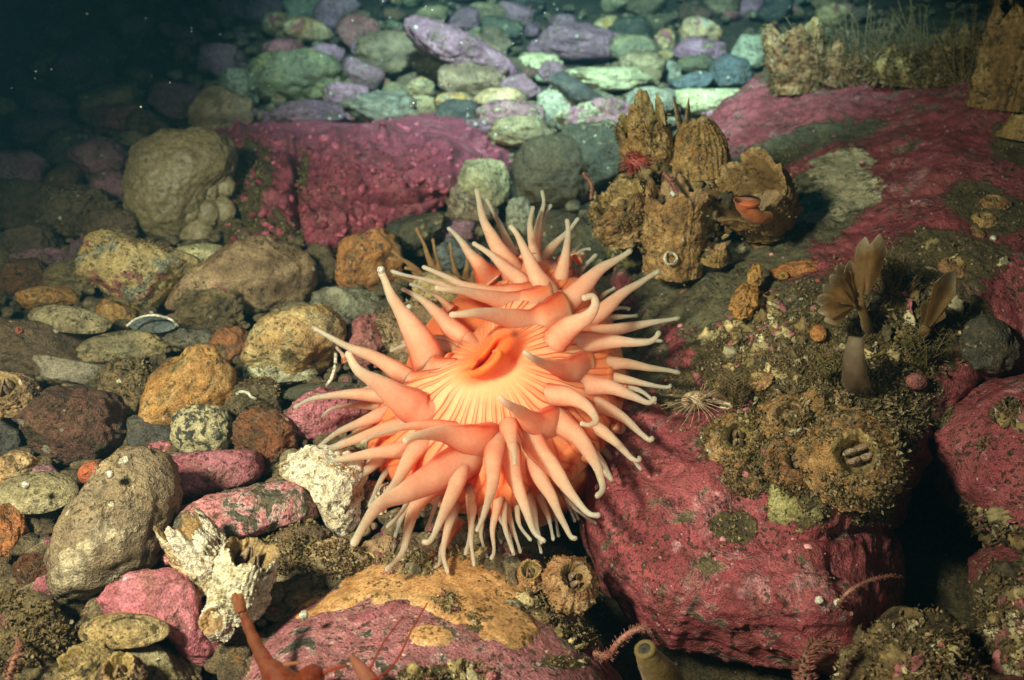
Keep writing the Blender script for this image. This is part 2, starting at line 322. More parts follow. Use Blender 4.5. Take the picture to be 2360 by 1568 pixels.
M['bottomrock'] = rock_mat('coralline_slab', [(0.36, 0.12, 0.135), (0.46, 0.165, 0.18), (0.52, 0.215, 0.225)], 28, [((0.07, 0.066, 0.045), 40, 0.565, 0.012, (0.66, 0.42, 0.40)), ((0.46, 0.40, 0.18), 46, 0.63, 0.03), ((0.58, 0.30, 0.30), 30, 0.58, 0.08)], [((0.12, 0.07, 0.05), 170, 0.25), ((0.72, 0.42, 0.42), 300, 0.25)], bump=0.9, var=0, masks=BM[2:], silt=0.3)

# ---------------------------------------------------------------- builders
def poly_r(poly, c, phi):
    """radius of a star-shaped outline around c at image angle phi (y up)"""
    p = catmull(np.vstack([poly, poly[:1]]), len(poly)*12)
    a = np.arctan2(-(p[:, 1]-c[1]), p[:, 0]-c[0]); r = np.hypot(p[:, 0]-c[0], p[:, 1]-c[1])
    i = np.argsort(a); a = a[i]; r = r[i]
    return np.interp(phi, np.concatenate([a-2*math.pi, a, a+2*math.pi]), np.concatenate([r, r, r]))
PEB = []
def pebble(cx, cy, rx, ry, mat, label, rot=0, n=2.4, lump=0.14, seed=None, poly=None, sub=5, sink=0.25, zoff=0.0, facets=5, thick=None, name='cobble', cat='stone', group=None, depth=None, hide=False, rough=0.06):
    seed = seed if seed is not None else len(PEB)*3.17+1.3
    rg = np.random.default_rng(int(seed*100))
    D, Fc = ico(sub)
    if poly is not None:
        poly = np.array(poly, float); lo, hi = poly.min(0), poly.max(0); cx, cy = (lo+hi)/2; rx, ry = (hi-lo)/2; n = 2.0; lump *= 0.5
    tz = thick if thick is not None else 0.85*math.sqrt(rx*ry)
    d = depth or gdepth(cx, cy, 0.01)
    for _ in range(0 if depth else 8):
        s = d/F; zc = (ry*s*math.cos(PITCH)*0.9+tz*s*math.sin(PITCH)*0.6)*(1-2*sink*0.8)+zoff
        d = gdepth(cx, cy, zc)
    s = d/F
    r = (np.abs(D)**n).sum(1)**(-1/n); p = D*r[:, None]
    for k in range(facets):
        v = rg.normal(size=3); v /= np.linalg.norm(v); v[2] *= 0.7 if poly is None else 1.4; v /= np.linalg.norm(v)
        h = rg.uniform(0.62, 0.85); e = p@v-h; q = np.where(e > 0, e, 0); q = q-0.06*(1-np.exp(-q/0.06)); p = p-q[:, None]*v*0.95
    if poly is not None:
        c = np.array([cx, cy]); ph = np.arctan2(p[:, 1], p[:, 0]); k = poly_r(poly, c, ph)
        rr = np.hypot(p[:, 0], p[:, 1]); pr = np.maximum(rr, 1e-6)
        blend = 0.35+0.65*np.clip(rr, 0, 1)
        kk = k*blend+math.sqrt(rx*ry)*(1-blend)
        p = np.stack([p[:, 0]*kk, p[:, 1]*kk, p[:, 2]*tz], 1)
    else:
        p = p*np.array([rx, ry, tz])
        a = R_(-rot); p[:, :2] = p[:, :2]@np.array([[math.cos(a), math.sin(a)], [-math.sin(a), math.cos(a)]])
    f = 1+lump*fbm(D*1.4+seed, 3)+rough*fbm(D*5+seed*2, 3)+rough*0.45*fbm(D*16+seed, 4)
    p = p*f[:, None]
    rv = ray(cx, cy); w_ = -rv/np.linalg.norm(rv); u_ = RT-w_*(RT@w_); u_ /= np.linalg.norm(u_); v_ = np.cross(w_, u_)
    C0 = CAM+rv*d
    V = C0+s*(p[:, :1]*u_+p[:, 1:2]*v_+p[:, 2:3]*w_)
    o = mk(name, V, Fc, M[mat])
    tag(o, label, cat, group)
    PEB.append((cx, cy, rx, ry, label, C0, s*max(rx, ry)))
    return o, C0, s

def relief(outline, center, ctrl, rnd, back, na, nr, amp, seed, power=6, bumps=None, cracks=None):
    """closed rock: traced outline, its own depth field towards the viewer, rounded rim and a real back"""
    ol = np.array(outline, float); c = np.array(center, float); ctrl = np.array(ctrl, float)
    X = ctrl[:, :2]/1000.0; n = len(X)
    U = lambda r: np.where(r > 0, r*r*np.log(np.maximum(r, 1e-9)), 0)
    K = U(np.linalg.norm(X[:, None]-X[None], axis=2))+np.eye(n)*1e-3; Pm = np.c_[np.ones(n), X]
    sol = np.linalg.solve(np.block([[K, Pm], [Pm.T, np.zeros((3, 3))]]), np.r_[ctrl[:, 2], 0, 0, 0])
    def tps(px, py):
        q = np.c_[px, py]/1000.0
        return U(np.linalg.norm(q[:, None]-X[None], axis=2))@sol[:n]+sol[n]+q@sol[n+1:]
    ph = np.linspace(-math.pi, math.pi, na, endpoint=False); rr = poly_r(ol, c, ph)
    rr = rr*(1+0.012*fbm(np.c_[np.cos(ph)*9, np.sin(ph)*9, ph*0+seed], 4))
    t = np.linspace(0, 1, nr+1)[1:]; S = 1-(1-t)**1.35
    PX, PY, DD = [np.array([c[0]])], [np.array([c[1]])], [tps(c[:1], c[1:])]
    for s in S:
        px = c[0]+s*rr*np.cos(ph); py = c[1]-s*rr*np.sin(ph)
        PX.append(px); PY.append(py); DD.append(tps(px, py)+rnd*(1-math.sqrt(max(0, 1-s**power))))
    ed = DD[-1]
    nb = 14
    for k in range(1, nb+1):
        s = math.cos(math.pi/2*k/(nb+0.5)); px = c[0]+s*rr*np.cos(ph); py = c[1]-s*rr*np.sin(ph)
        e2 = ed*s+(ed.mean())*(1-s)
        PX.append(px); PY.append(py); DD.append(e2+back*math.sqrt(1-s*s))
    px = np.concatenate(PX); py = np.concatenate(PY); dd = np.concatenate(DD)
    V = Pv(px, py, dd); tot = nr+nb
    Q = []
    for i in range(tot-1):
        a = 1+i*na; b = a+na
        for k in range(na):
            k2 = (k+1) % na; Q.append((a+k, b+k, b+k2, a+k2))
    Qa = np.array(Q); N = vnormals(V, Qa); N[0] = -FWD
    if (N[1:1+na*nr]@FWD).mean() > 0: N = -N; N[0] = -FWD
    disp = amp*(1.0*fbm(V*9+seed, 3)+0.38*fbm(V*28+seed, 4)+0.16*fbm(V*95+seed, 3))
    if bumps:
        nbp, hgt, wid, box = bumps; rg = np.random.default_rng(int(seed*10))
        for _ in range(nbp):
            bx, by = rg.uniform(box[0], box[2]), rg.uniform(box[1], box[3])
            k_ = rg.uniform(0.5, 1.2)
            r2 = ((px-bx)**2+(py-by)**2)/(wid*(0.7+0.5*k_))**2
            disp[:1+na*nr] += (hgt*k_*np.exp(-r2))[:1+na*nr]
    if cracks:
        for (x0, y0, x1, y1, wd, dp) in cracks:
            ax = np.array([x1-x0, y1-y0], float); L = np.linalg.norm(ax); ax /= L
            wx = 10*fbm(np.c_[px/60, py/60, px*0+3], 3)
            u = (px-x0)*ax[0]+(py-y0)*ax[1]; v = -(px-x0)*ax[1]+(py-y0)*ax[0]+wx
            disp -= dp*np.exp(-(v/wd)**2)*sstep(-20, 20, u)*sstep(-20, 20, L-u)
    V = V+N*disp[:, None]
    Fc = [(0, 1+k, 1+(k+1) % na) for k in range(na)]+Q
    Fc.append(tuple(range(1+(tot-1)*na, 1+tot*na))[::-1])
    return V, Fc, px, py, N, 1+na*nr, na
def blobs(px, py, L):
    m = np.zeros_like(px)
    for (bx, by, rx, ry, rot) in L:
        a = R_(rot); dx, dy = px-bx, py-by; u = dx*math.cos(a)+dy*math.sin(a); v = -dx*math.sin(a)+dy*math.cos(a)
        m = np.maximum(m, np.clip(1.15-np.sqrt((u/rx)**2+(v/ry)**2)*0.8, 0, 1))
    return m
def turf(name, pts, nrm, mat, label, size=0.004, blades=5, seed=1, spread=0.003, width=0.28, cat='turf'):
    """stuff: a felt of silt-laden filaments and crumbs standing on a surface"""
    rg = np.random.default_rng(seed); V, Fc = [], []; size *= 0.33; spread *= 0.8; width *= 1.5
    pts = np.asarray(pts)
    for p, n in zip(pts, nrm):
        for b in range(blades):
            q = p+rg.normal(size=3)*spread*0.6-n*0.0008
            d = n+rg.normal(size=3)*0.75; d /= np.linalg.norm(d); L = size*rg.uniform(0.4, 1.3)
            s = np.cross(d, rg.normal(size=3)); s /= max(np.linalg.norm(s), 1e-6); wd = L*width*rg.uniform(0.6, 1.3)
            b2 = rg.normal(size=3)*0.35*L; i = len(V)
            V += [q-s*wd, q+s*wd, q+d*L*0.6+s*wd*0.9+b2*0.4, q+d*L*0.6-s*wd*0.9+b2*0.4, q+d*L+b2]
            Fc += [(i, i+1, i+2, i+3), (i+3, i+2, i+4)]
    o = mk(name, V, Fc, M[mat], smooth=False)
    return tag(o, label, cat, None, 'stuff')

def basis(ax):
    ax = RT*ax[0]+UP*ax[1]-FWD*ax[2]; ax = ax/np.linalg.norm(ax)
    u = np.cross(UP, ax); u = u/np.linalg.norm(u) if np.linalg.norm(u) > 1e-3 else RT
    return u, np.cross(ax, u), ax
def barnacle(px, py, d, ax, rb, rt, h, label, seed=1, jag=0.15, mat='shell', lean=0.0, plates=True, inner=0.75, squash=1.0, ribs=18, beak=0.0, group=None, bulge=0.15, crust=1.0):
    """px,py,d: base centre; ax: axis in (right, up, toward viewer); sizes in photo units"""
    s = d/F; C0 = P(px, py, d); u, v, w_ = basis(ax); na = 168
    rb, rt, h = rb*s, rt*s, h*s; rg = np.random.default_rng(seed)
    t = thing('barnacle', C0, label, 'barnacle', group)
    th = np.linspace(0, 2*math.pi, na, endpoint=False); ring = np.c_[np.cos(th), np.sin(th)]; z0 = th*0
    pk = rg.uniform(-1.0, 1.0, 6); sec = (th*6/(2*math.pi)+seed*0.37) % 6; si = sec.astype(int); fr = sec-si
    tooth = (1-np.abs(fr*2-1)**1.6)                                   # six wall plates, each with a blunt point
    rim = 1+jag*(0.75*pk[si]*np.sin(fr*math.pi)**0.5+0.70*(tooth-0.5)+0.20*fbm(np.c_[ring*7, z0+seed], 4))
    seam = np.exp(-(np.minimum(fr, 1-fr)/0.05)**2)
    V = []; rows = 0
    def addrow(r, z):
        nonlocal rows
        z = np.broadcast_to(z, (na,)); wob = 0.14*rb*np.array([math.sin(z.mean()/h*3+seed), math.cos(z.mean()/h*2.3+seed)])
        V.append(C0+(r*ring[:, 0]*squash+wob[0]*z/h)[:, None]*u+(r*ring[:, 1]+wob[1]*z/h)[:, None]*v+z[:, None]*w_+lean*z[:, None]*u); rows += 1
    R = 46
    for k in range(R):
        q = k/(R-1); r = rb+(rt-rb)*q+rb*bulge*math.sin(math.pi*q)
        p3 = np.c_[ring*2.3, z0+q*2.3*h/rb+seed]
        rib = 1+0.055*np.abs(np.sin(th*ribs/2+seed+0.8*fbm(p3, 2)))-0.05*seam+crust*(0.11*fbm(p3*0.8, 3)+0.045*fbm(p3*2.6, 3)+0.022*fbm(p3*7, 3))
        addrow(r*rib*(1+0.22*(1-q)**5), h*q*(1+(rim-1)*q**1.5))
    ro = rows
    for k in range(1, 18):
        q = k/17; r = rt*(0.90-0.08*q)*(1+0.05*fbm(np.c_[ring*3, z0+q*2+seed], 3)-0.03*seam)*(1-0.28*q)
        addrow(r*(1+crust*0.11*fbm(np.c_[ring*2.3, z0+2.3*h/rb+seed]*0.8, 3)), h*(1+(rim-1)*(1-q))-h*q*inner)
    V2 = np.vstack(V); Q = []
    for i in range(rows-1):
        for k in range(na): Q.append((i*na+k, i*na+(k+1) % na, (i+1)*na+(k+1) % na, (i+1)*na+k))
    nv = ro*na
    mk('shell_wall', V2[:nv], [q for q in Q if max(q) < nv], M[mat], t)
    Vin = V2[(ro-1)*na:]; Qi = [tuple(i-(ro-1)*na for i in q) for q in Q if min(q) >= (ro-1)*na]
    Vin = np.vstack([Vin, Vin[-na:].mean(0)[None]]); e = len(Vin)-1
    Qi += [(e-na+k, e-na+(k+1) % na, e) for k in range(na)]
    mk('inner_wall', Vin, Qi, M['shellin'], t)
    if plates:
        for sd in (-1, 1):
            for hf in (0, 1):
                pv, pf = ico(3); p = pv.copy(); L = rt*0.62; H = h*(0.34+beak)
                x = sd*(0.10+0.22*(1-p[:, 2]))*rt*0.55+p[:, 0]*rt*0.12
                y = (hf-0.5)*rt*0.55+p[:, 1]*L*0.5*(1-0.45*(p[:, 2]+1)/2)
                z = h*(1-inner*0.55)+p[:, 2]*H
                x = x+0.012*rt*np.sin(p[:, 2]*22)
                mk('operculum_plate', C0+x[:, None]*u*squash+y[:, None]*v+z[:, None]*w_+lean*z[:, None]*u, pf, M['plate'], t)
    return t, (V2[:nv], vnormals(V2[:nv], [q for q in Q if max(q) < nv]))
def crumbs(pts, nrm, cols, label, seed, r0=0.0012, r1=0.0045, name='shell_rubble', lump=1.0, sink=0.5):
    """stuff: a crust of overgrown shell bits and nodules of mixed size and colour"""
    rg = np.random.default_rng(seed); D, ff = ico(3); V, Fc, C, o = [], [], [], 0
    for p, n in zip(pts, nrm):
        r = r0+(r1-r0)*rg.random()**3; a = rg.normal(size=(3, 3))*0.35+np.eye(3)
        q = (D*(1+lump*(0.5*fbm(D*1.6+rg.uniform(0, 90), 2)+0.3*fbm(D*5+rg.uniform(0, 90), 2)))[:, None])@(a if lump > .5 else a*.5+np.eye(3)*.5)*r-n*r*sink
        V.append(p+q); Fc.append(ff+o); o += len(D); C.append(np.tile(np.array(cols[rg.integers(len(cols))])*rg.uniform(.6, 1.25), (len(D), 1)))
    V = np.vstack(V); C = np.vstack(C)*(1+0.7*fbm(V*300, 3))[:, None]
    return tag(mk(name, V, np.vstack(Fc), M['rubble'], cols=np.clip(C, 0, 1)), label, 'encrusting growth', None, 'stuff')
def fuzz_on(tn, surf, k, mat, label, seed, size=0.005, blades=4, sel=None):
    V, N = surf; rg = np.random.default_rng(seed); wd_ = 0.07 if size >= 0.010 else 0.28
    c = V.mean(0); N = np.where((((V-c)*N).sum(1) < 0)[:, None], -N, N)
    m = fbm(V*90+seed, 3) > -0.05
    if sel is not None: m &= sel(V)
    idx = np.where(m)[0]
    if len(idx) == 0: return
    idx = rg.choice(idx, min(k, len(idx)), replace=False)
    turf('silt_turf', V[idx], N[idx], mat, label, size, blades, seed, width=wd_)

def valve(px, py, d, ax, rx, ry, h, mat, label, name='shell', cat='shell', rot=0, seed=1, ridges=14, umbo=0.5, thick=0.06):
    s = d/F; C0 = P(px, py, d); u, v, w_ = basis(ax); a = R_(rot); u, v = u*math.cos(a)+v*math.sin(a), -u*math.sin(a)+v*math.cos(a)
    na, nr = 96, 40; th = np.linspace(0, 2*math.pi, na, endpoint=False); V = []
    for side in (0, 1):
        for k in range(nr+1):
            q = k/nr; x = q*np.cos(th)*(1+0.02*fbm(np.c_[np.cos(th)*3, np.sin(th)*3, th*0+seed], 3)); y = q*np.sin(th)*(1+0.03*fbm(np.c_[np.cos(th)*4, np.sin(th)*4, th*0+seed+5], 3))
            y2 = y-umbo*(1-q)*0.6
            z = (1-q**2.2)**0.8*h*(1 if side == 0 else 0.9)+(0.02*h*math.sin(q*ridges*2*math.pi) if side == 0 else 0)-(0 if side == 0 else thick*h)
            z = z+0.04*h*fbm(np.c_[x*4, y*4, x*0+seed], 3)
            V.append(C0+s*((x*rx)[:, None]*u+(y2*ry)[:, None]*v+(np.broadcast_to(z, (na,)))[:, None]*w_))
    V = np.vstack(V); Q = []; n1 = (nr+1)*na
    for side in (0, 1):
        for i in range(nr):
            for k in range(na):
                q = (i*na+k, (i+1)*na+k, (i+1)*na+(k+1) % na, i*na+(k+1) % na); Q.append(tuple(j+side*n1 for j in (q if side == 0 else q[::-1])))
    for k in range(na): Q.append((nr*na+k, n1+nr*na+k, n1+nr*na+(k+1) % na, nr*na+(k+1) % na))
    o = mk(name, V, Q, M[mat]); tag(o, label, cat); return o
def spiny(path, rad, mat, name, label, cat, seed=1, spines=3, slen=2.2, origin=None, parent=None):
    rg = np.random.default_rng(seed); V, Fc = tube(path, rad, 10); parts = [(V, Fc)]
    n = len(path); rad = np.broadcast_to(rad, (n,))
    for i in range(1, n-1):
        T = path[i+1]-path[i-1]; T /= np.linalg.norm(T)
        for k in range(spines):
            dd = np.cross(T, rg.normal(size=3)); dd /= np.linalg.norm(dd); dd = dd+T*0.35
            parts.append(tube([path[i]+dd*rad[i]*0.7, path[i]+dd*rad[i]*(0.9+slen*0.5), path[i]+dd*rad[i]*(1+slen*rg.uniform(.6, 1))], [rad[i]*0.16, rad[i]*0.12, rad[i]*0.04], 4))
    V, Fc = join(parts); o = mk(name, V, Fc, M[mat], parent)
    if parent is None: tag(o, label, cat)
    return o
# ================================================================ seabed
gx = np.concatenate([np.linspace(-4, -0.9, 24)[:-1], np.linspace(-0.9, 1.0, 230), np.linspace(1.0, 4, 24)[1:]])
gy = np.concatenate([np.linspace(-1.0, -0.35, 12)[:-1], np.linspace(-0.35, 1.2, 200), np.linspace(1.2, 7, 40)[1:]])
GX, GY = np.meshgrid(gx, gy); V = np.c_[GX.ravel(), GY.ravel(), np.zeros(GX.size)]
V[:, 2] = 0.006*fbm(V*9, 3)+0.004*fbm(V*45+3, 3)-0.006
for qx, qy, qr in ((1400, 1430, .10), (1520, 1560, .07), (2150, 1250, .10), (1330, 1250, .06)):
    g = P(qx, qy, gdepth(qx, qy)); V[:, 2] -= 0.085*np.exp(-((V[:, 0]-g[0])**2+(V[:, 1]-g[1])**2)/qr**2)
nx = len(gx); Q = [(j*nx+i, j*nx+i+1, (j+1)*nx+i+1, (j+1)*nx+i) for j in range(len(gy)-1) for i in range(nx-1)]
tag(mk('seabed', V, Q, M['grit'], origin=(0, 0, 0)), kind='structure')

# ================================================================ large rocks
B_OUT = [(1765, 185), (1705, 215), (1648, 270), (1635, 340), (1560, 420), (1500, 520), (1440, 600), (1400, 700), (1360, 850), (1340, 1000), (1340, 1150), (1370, 1280), (1430, 1400), (1520, 1480), (1700, 1535), (1870, 1580), (1985, 1590), (2070, 1480), (2085, 1330), (2075, 1210), (2130, 1100), (2250, 1010), (2420, 960), (2640, 900), (2680, 500), (2640, 120), (2400, 60), (2200, 80), (1950, 130)]
B_CT = [(1650, 270, .86), (1800, 185, .90), (2100, 120, .90), (2360, 130, .84), (2640, 150, .80), (1750, 330, .80), (1700, 480, .72), (1540, 480, .73), (2000, 430, .70), (2300, 420, .65), (2600, 450, .62),
        (1480, 650, .66), (1600, 650, .635), (1800, 700, .59), (2100, 680, .56), (2350, 700, .56), (1400, 880, .60), (1600, 880, .57), (1900, 930, .505), (2100, 950, .52), (2300, 900, .54), (2600, 800, .55),
        (1370, 1080, .525), (1560, 1080, .520), (1750, 1060, .50), (1950, 1070, .475), (2060, 1130, .50), (1400, 1270, .475), (1600, 1230, .487), (1780, 1190, .495), (1960, 1230, .485), (1470, 1430, .448), (1700, 1370, .455), (1900, 1380, .442), (2050, 1380, .47), (1800, 1500, .432), (1980, 1540, .432)]
V, Fc, px, py, N, nf, na = relief(B_OUT, (1800, 760), B_CT, 0.10, 0.22, 620, 330, 0.010, 2.0, bumps=(150, 0.0022, 9, (1380, 200, 2360, 1560)),
    cracks=[(1760, 1245, 2080, 1215, 10, 0.006), (1640, 250, 1990, 60, 10, 0.0)])
ma = blobs(px, py, [(1840, 335, 210, 38, -14), (1680, 620, 210, 120, -12), (1850, 800, 260, 150, 0), (1560, 640, 120, 130, 0), (1900, 470, 110, 90, -20), (1470, 820, 70, 120, 0), (2060, 660, 120, 60, 0)])
mb = blobs(px, py, [(1945, 445, 85, 62, -25), (1880, 480, 55, 45, 0), (1655, 592, 62, 32, -25), (1930, 385, 70, 25, -15), (1620, 590, 30, 30, 0)])
mc = blobs(px, py, [(2000, 130, 330, 55, -6), (1900, 880, 270, 120, 10), (2060, 740, 220, 130, 0), (1800, 1060, 190, 80, 20), (1850, 1165, 75, 50, 10), (2180, 600, 160, 60, 0), (2280, 480, 120, 60, 10), (1700, 830, 110, 90, 0), (1760, 370, 120, 30, -20), (2340, 330, 60, 50, 0), (1690, 1215, 60, 40, 0), (1560, 900, 50, 60, 0)])
boulder = tag(mk('boulder', V, Fc, M['boulder'], attrs={'ma': ma, 'mb': mb, 'mc': mc}), 'huge pink coralline-crusted boulder filling the right side, overhanging a dark hollow', 'rock')
def surf_pick(V, N, m, px, py, nf, k, seed, th=0.45, amp=1.0):
    rg = np.random.default_rng(seed); nn = fbm(V[:nf]*70+seed, 4)
    i = np.where((m[:nf]+amp*0.5*nn > th) & (px[:nf] > -60) & (px[:nf] < 2420) & (py[:nf] > -60) & (py[:nf] < 1620))[0]
    i = rg.choice(i, min(k, len(i)), replace=False); return V[i], N[i]
p_, n_ = surf_pick(V, N, mc, px, py, nf, 5200, 5, 0.42)
turf('silt_turf', p_, n_, M and 'turf', 'brown silty turf felting the hollows and crest of the big pink boulder', 0.0042, 5, 5)
p_, n_ = surf_pick(V, N, blobs(px, py, [(2000, 120, 330, 40, -6), (1900, 930, 230, 100, 10), (2080, 800, 160, 110, 0)]), px, py, nf, 1500, 6, 0.45)
turf('hydroid_turf', p_, n_, 'turfd', 'shaggy dark brown hydroid turf on the big boulder', 0.010, 5, 6, 0.004, 0.11)
RUB = [(0.16, 0.10, 0.035), (0.30, 0.20, 0.08), (0.42, 0.32, 0.15), (0.10, 0.07, 0.03), (0.34, 0.11, 0.11), (0.22, 0.16, 0.06), (0.5, 0.42, 0.25)]
p_, n_ = surf_pick(V, N, blobs(px, py, [(1840, 990, 260, 130, 12), (2080, 760, 170, 150, 0), (1760, 790, 120, 120, 0), (2000, 120, 330, 45, -6), (2180, 590, 120, 60, 0), (1950, 1090, 120, 70, 0)]), px, py, nf, 900, 61, 0.5)
crumbs(p_, n_, RUB, 'crust of overgrown shell bits and nodules on the middle of the big boulder', 61, 0.0008, 0.0045)
p_, n_ = surf_pick(V, N, np.ones_like(px)*0.5, px, py, nf, 420, 62, 0.5)
crumbs(p_, n_, [(0.42, 0.14, 0.15), (0.5, 0.22, 0.22), (0.30, 0.06, 0.07)], 'small pink coralline nodules dotted over the big boulder', 62, 0.0005, 0.0022, 'coralline_nodules', 0.3)
BV, BN, Bpx, Bpy, Bnf = V, N, px, py, nf
def on_boulder(qx, qy, lift=0.0):
    i = np.argmin((Bpx[:Bnf]-qx)**2+(Bpy[:Bnf]-qy)**2); return BV[i]+BN[i]*lift, BN[i]
def on_rock(V, N, px, py, nf, qx, qy):
    i = np.argmin((px[:nf]-qx)**2+(py[:nf]-qy)**2); return V[i], N[i]

# slab behind the anemone
S_OUT = [(500, 300), (560, 285), (690, 272), (830, 283), (960, 262), (1080, 265), (1110, 300), (1150, 330), (1180, 360), (1165, 420), (1060, 450), (1020, 480), (940, 520), (880, 560), (760, 580), (640, 578), (560, 580), (470, 590), (400, 560), (420, 520), (480, 480), (500, 400)]
S_CT = [(500, 300, 1.0), (700, 280, 1.0), (1000, 270, 1.0), (1150, 340, .96), (800, 345, .87), (1000, 350, .865), (600, 370, .885), (560, 460, .84), (700, 470, .825), (900, 460, .822), (1050, 440, .83), (430, 560, .82), (600, 560, .798), (800, 560, .79), (950, 510, .80)]
V, Fc, px, py, N, nf, na = relief(S_OUT, (790, 430), S_CT, 0.05, 0.12, 720, 270, 0.0030, 5.0, bumps=(220, 0.0052, 9.5, (500, 300, 1160, 565)),
    cracks=[(680, 470, 1030, 452, 8, 0.022), (860, 395, 990, 425, 8, 0.018), (688, 330, 680, 560, 10, 0.024), (500, 470, 660, 520, 9, 0.02), (560, 330, 700, 345, 7, 0.01)])
mc = blobs(px, py, [(570, 420, 60, 90, 10), (560, 530, 130, 40, 0), (640, 560, 60, 30, 0), (700, 400, 14, 60, 0)])
z0 = np.zeros_like(mc)
slab = tag(mk('pink_slab', V, Fc, M['slab'], attrs={'ma': z0, 'mb': z0, 'mc': mc}), 'knobbly dark pink coralline slab with cracks, lying behind the anemone', 'rock')
p_, n_ = surf_pick(V, N, mc, px, py, nf, 1000, 8, 0.5)
turf('silt_turf', p_, n_, 'turfd', 'brown weedy turf on the left end of the knobbly pink slab', 0.008, 5, 8, 0.004, 0.2)

rk = np.random.default_rng(65); ks = []
for _ in range(330):
    x, y = rk.uniform(490, 1170), rk.uniform(268, 560)
    i = np.argmin((px[:nf]-x)**2+(py[:nf]-y)**2)
    if (px[i]-x)**2+(py[i]-y)**2 < 60: ks.append(i)
p_, n_ = V[ks], N[ks]
crumbs(p_, n_, [(0.30, 0.05, 0.075), (0.38, 0.08, 0.115), (0.22, 0.035, 0.055)], 'dark pink coralline knobs on the slab behind the anemone', 65, 0.0024, 0.0048, 'coralline_nodules', 0.25, 0.1)
# foreground rock under the anemone
K_OUT = [(470, 1600), (495, 1510), (560, 1425), (640, 1372), (720, 1312), (820, 1262), (950, 1225), (1100, 1225), (1210, 1275), (1290, 1370), (1350, 1440), (1400, 1520), (1430, 1620), (1400, 1760), (1150, 1850), (800, 1850), (520, 1750)]
K_CT = [(480, 1600, .415), (560, 1425, .475), (720, 1312, .488), (950, 1225, .498), (1200, 1270, .492), (1350, 1440, .475), (1420, 1600, .44), (800, 1400, .455), (1050, 1330, .475), (1000, 1450, .435), (1200, 1430, .45), (700, 1520, .415), (1000, 1600, .40), (1300, 1600, .42), (900, 1800, .37)]
V, Fc, px, py, N, nf, na = relief(K_OUT, (930, 1500), K_CT, 0.05, 0.10, 460, 240, 0.004, 9.0)
mc = blobs(px, py, [(890, 1305, 150, 55, 0), (1020, 1395, 80, 26, 10), (1240, 1360, 110, 60, 40), (1000, 1575, 150, 30, 0), (680, 1345, 80, 26, -28), (1130, 1280, 140, 40, 10), (1330, 1450, 60, 60, 0), (1100, 1440, 40, 30, 0), (1290, 1540, 60, 20, 0)])
rock3 = tag(mk('sponge_covered_rock', V, Fc, M['bottomrock'], attrs={'mc': mc*0.92}), 'pink and grey mottled rock at the bottom centre, partly under yellow sponge', 'rock')
ms = blobs(px, py, [(1040, 1360, 200, 95, 14), (830, 1370, 150, 24, -26), (1170, 1430, 75, 75, 20), (985, 1475, 55, 38, 0), (870, 1340, 120, 40, 0), (1100, 1300, 120, 60, 10), (700, 1395, 70, 14, -25)])
nn = fbm(V*38+4, 5)
f = ms+0.42*nn; hh = sstep(0.30, 0.64, f)
ms2 = sstep(0.10, 0.5, 0.5*nn+0.35*fbm(V*75, 3)-0.05)
keep = np.array([max(q) < nf and min(f[i] for i in q) > 0.30 for q in Fc])
Vs = V+N*(0.0016*hh+0.0003*fbm(V*120, 2))[:, None]-N*0.0004
Fs = [q for q, k in zip(Fc, keep) if k]; used = sorted(set(i for q in Fs for i in q)); mp = {i: j for j, i in enumerate(used)}
tag(mk('crust_sponge', Vs[used], [tuple(mp[i] for i in q) for q in Fs], M['sponge']), 'thin yellow-orange sponge crust spread over the bottom centre rock', 'sponge')
sp_pts = np.where((mc[:nf]+0.75*fbm(V[:nf]*45+2, 4) > 0.66) & (py[:nf] < 1620))[0]
i = np.random.default_rng(3).choice(sp_pts, min(1500, len(sp_pts)), replace=False)
turf('silt_turf', V[i]+N[i]*0.002, N[i], 'turf', 'olive silty turf scattered over the yellow sponge and bottom rock', 0.0034, 5, 9, 0.0025)
p_, n_ = V[i][:150]+N[i][:150]*0.002, N[i][:150]
crumbs(p_, n_, RUB, 'crumbs of shell and growth on the bottom centre rock', 63, 0.0008, 0.004)
KV, KN, Kpx, Kpy, Knf = V, N, px, py, nf

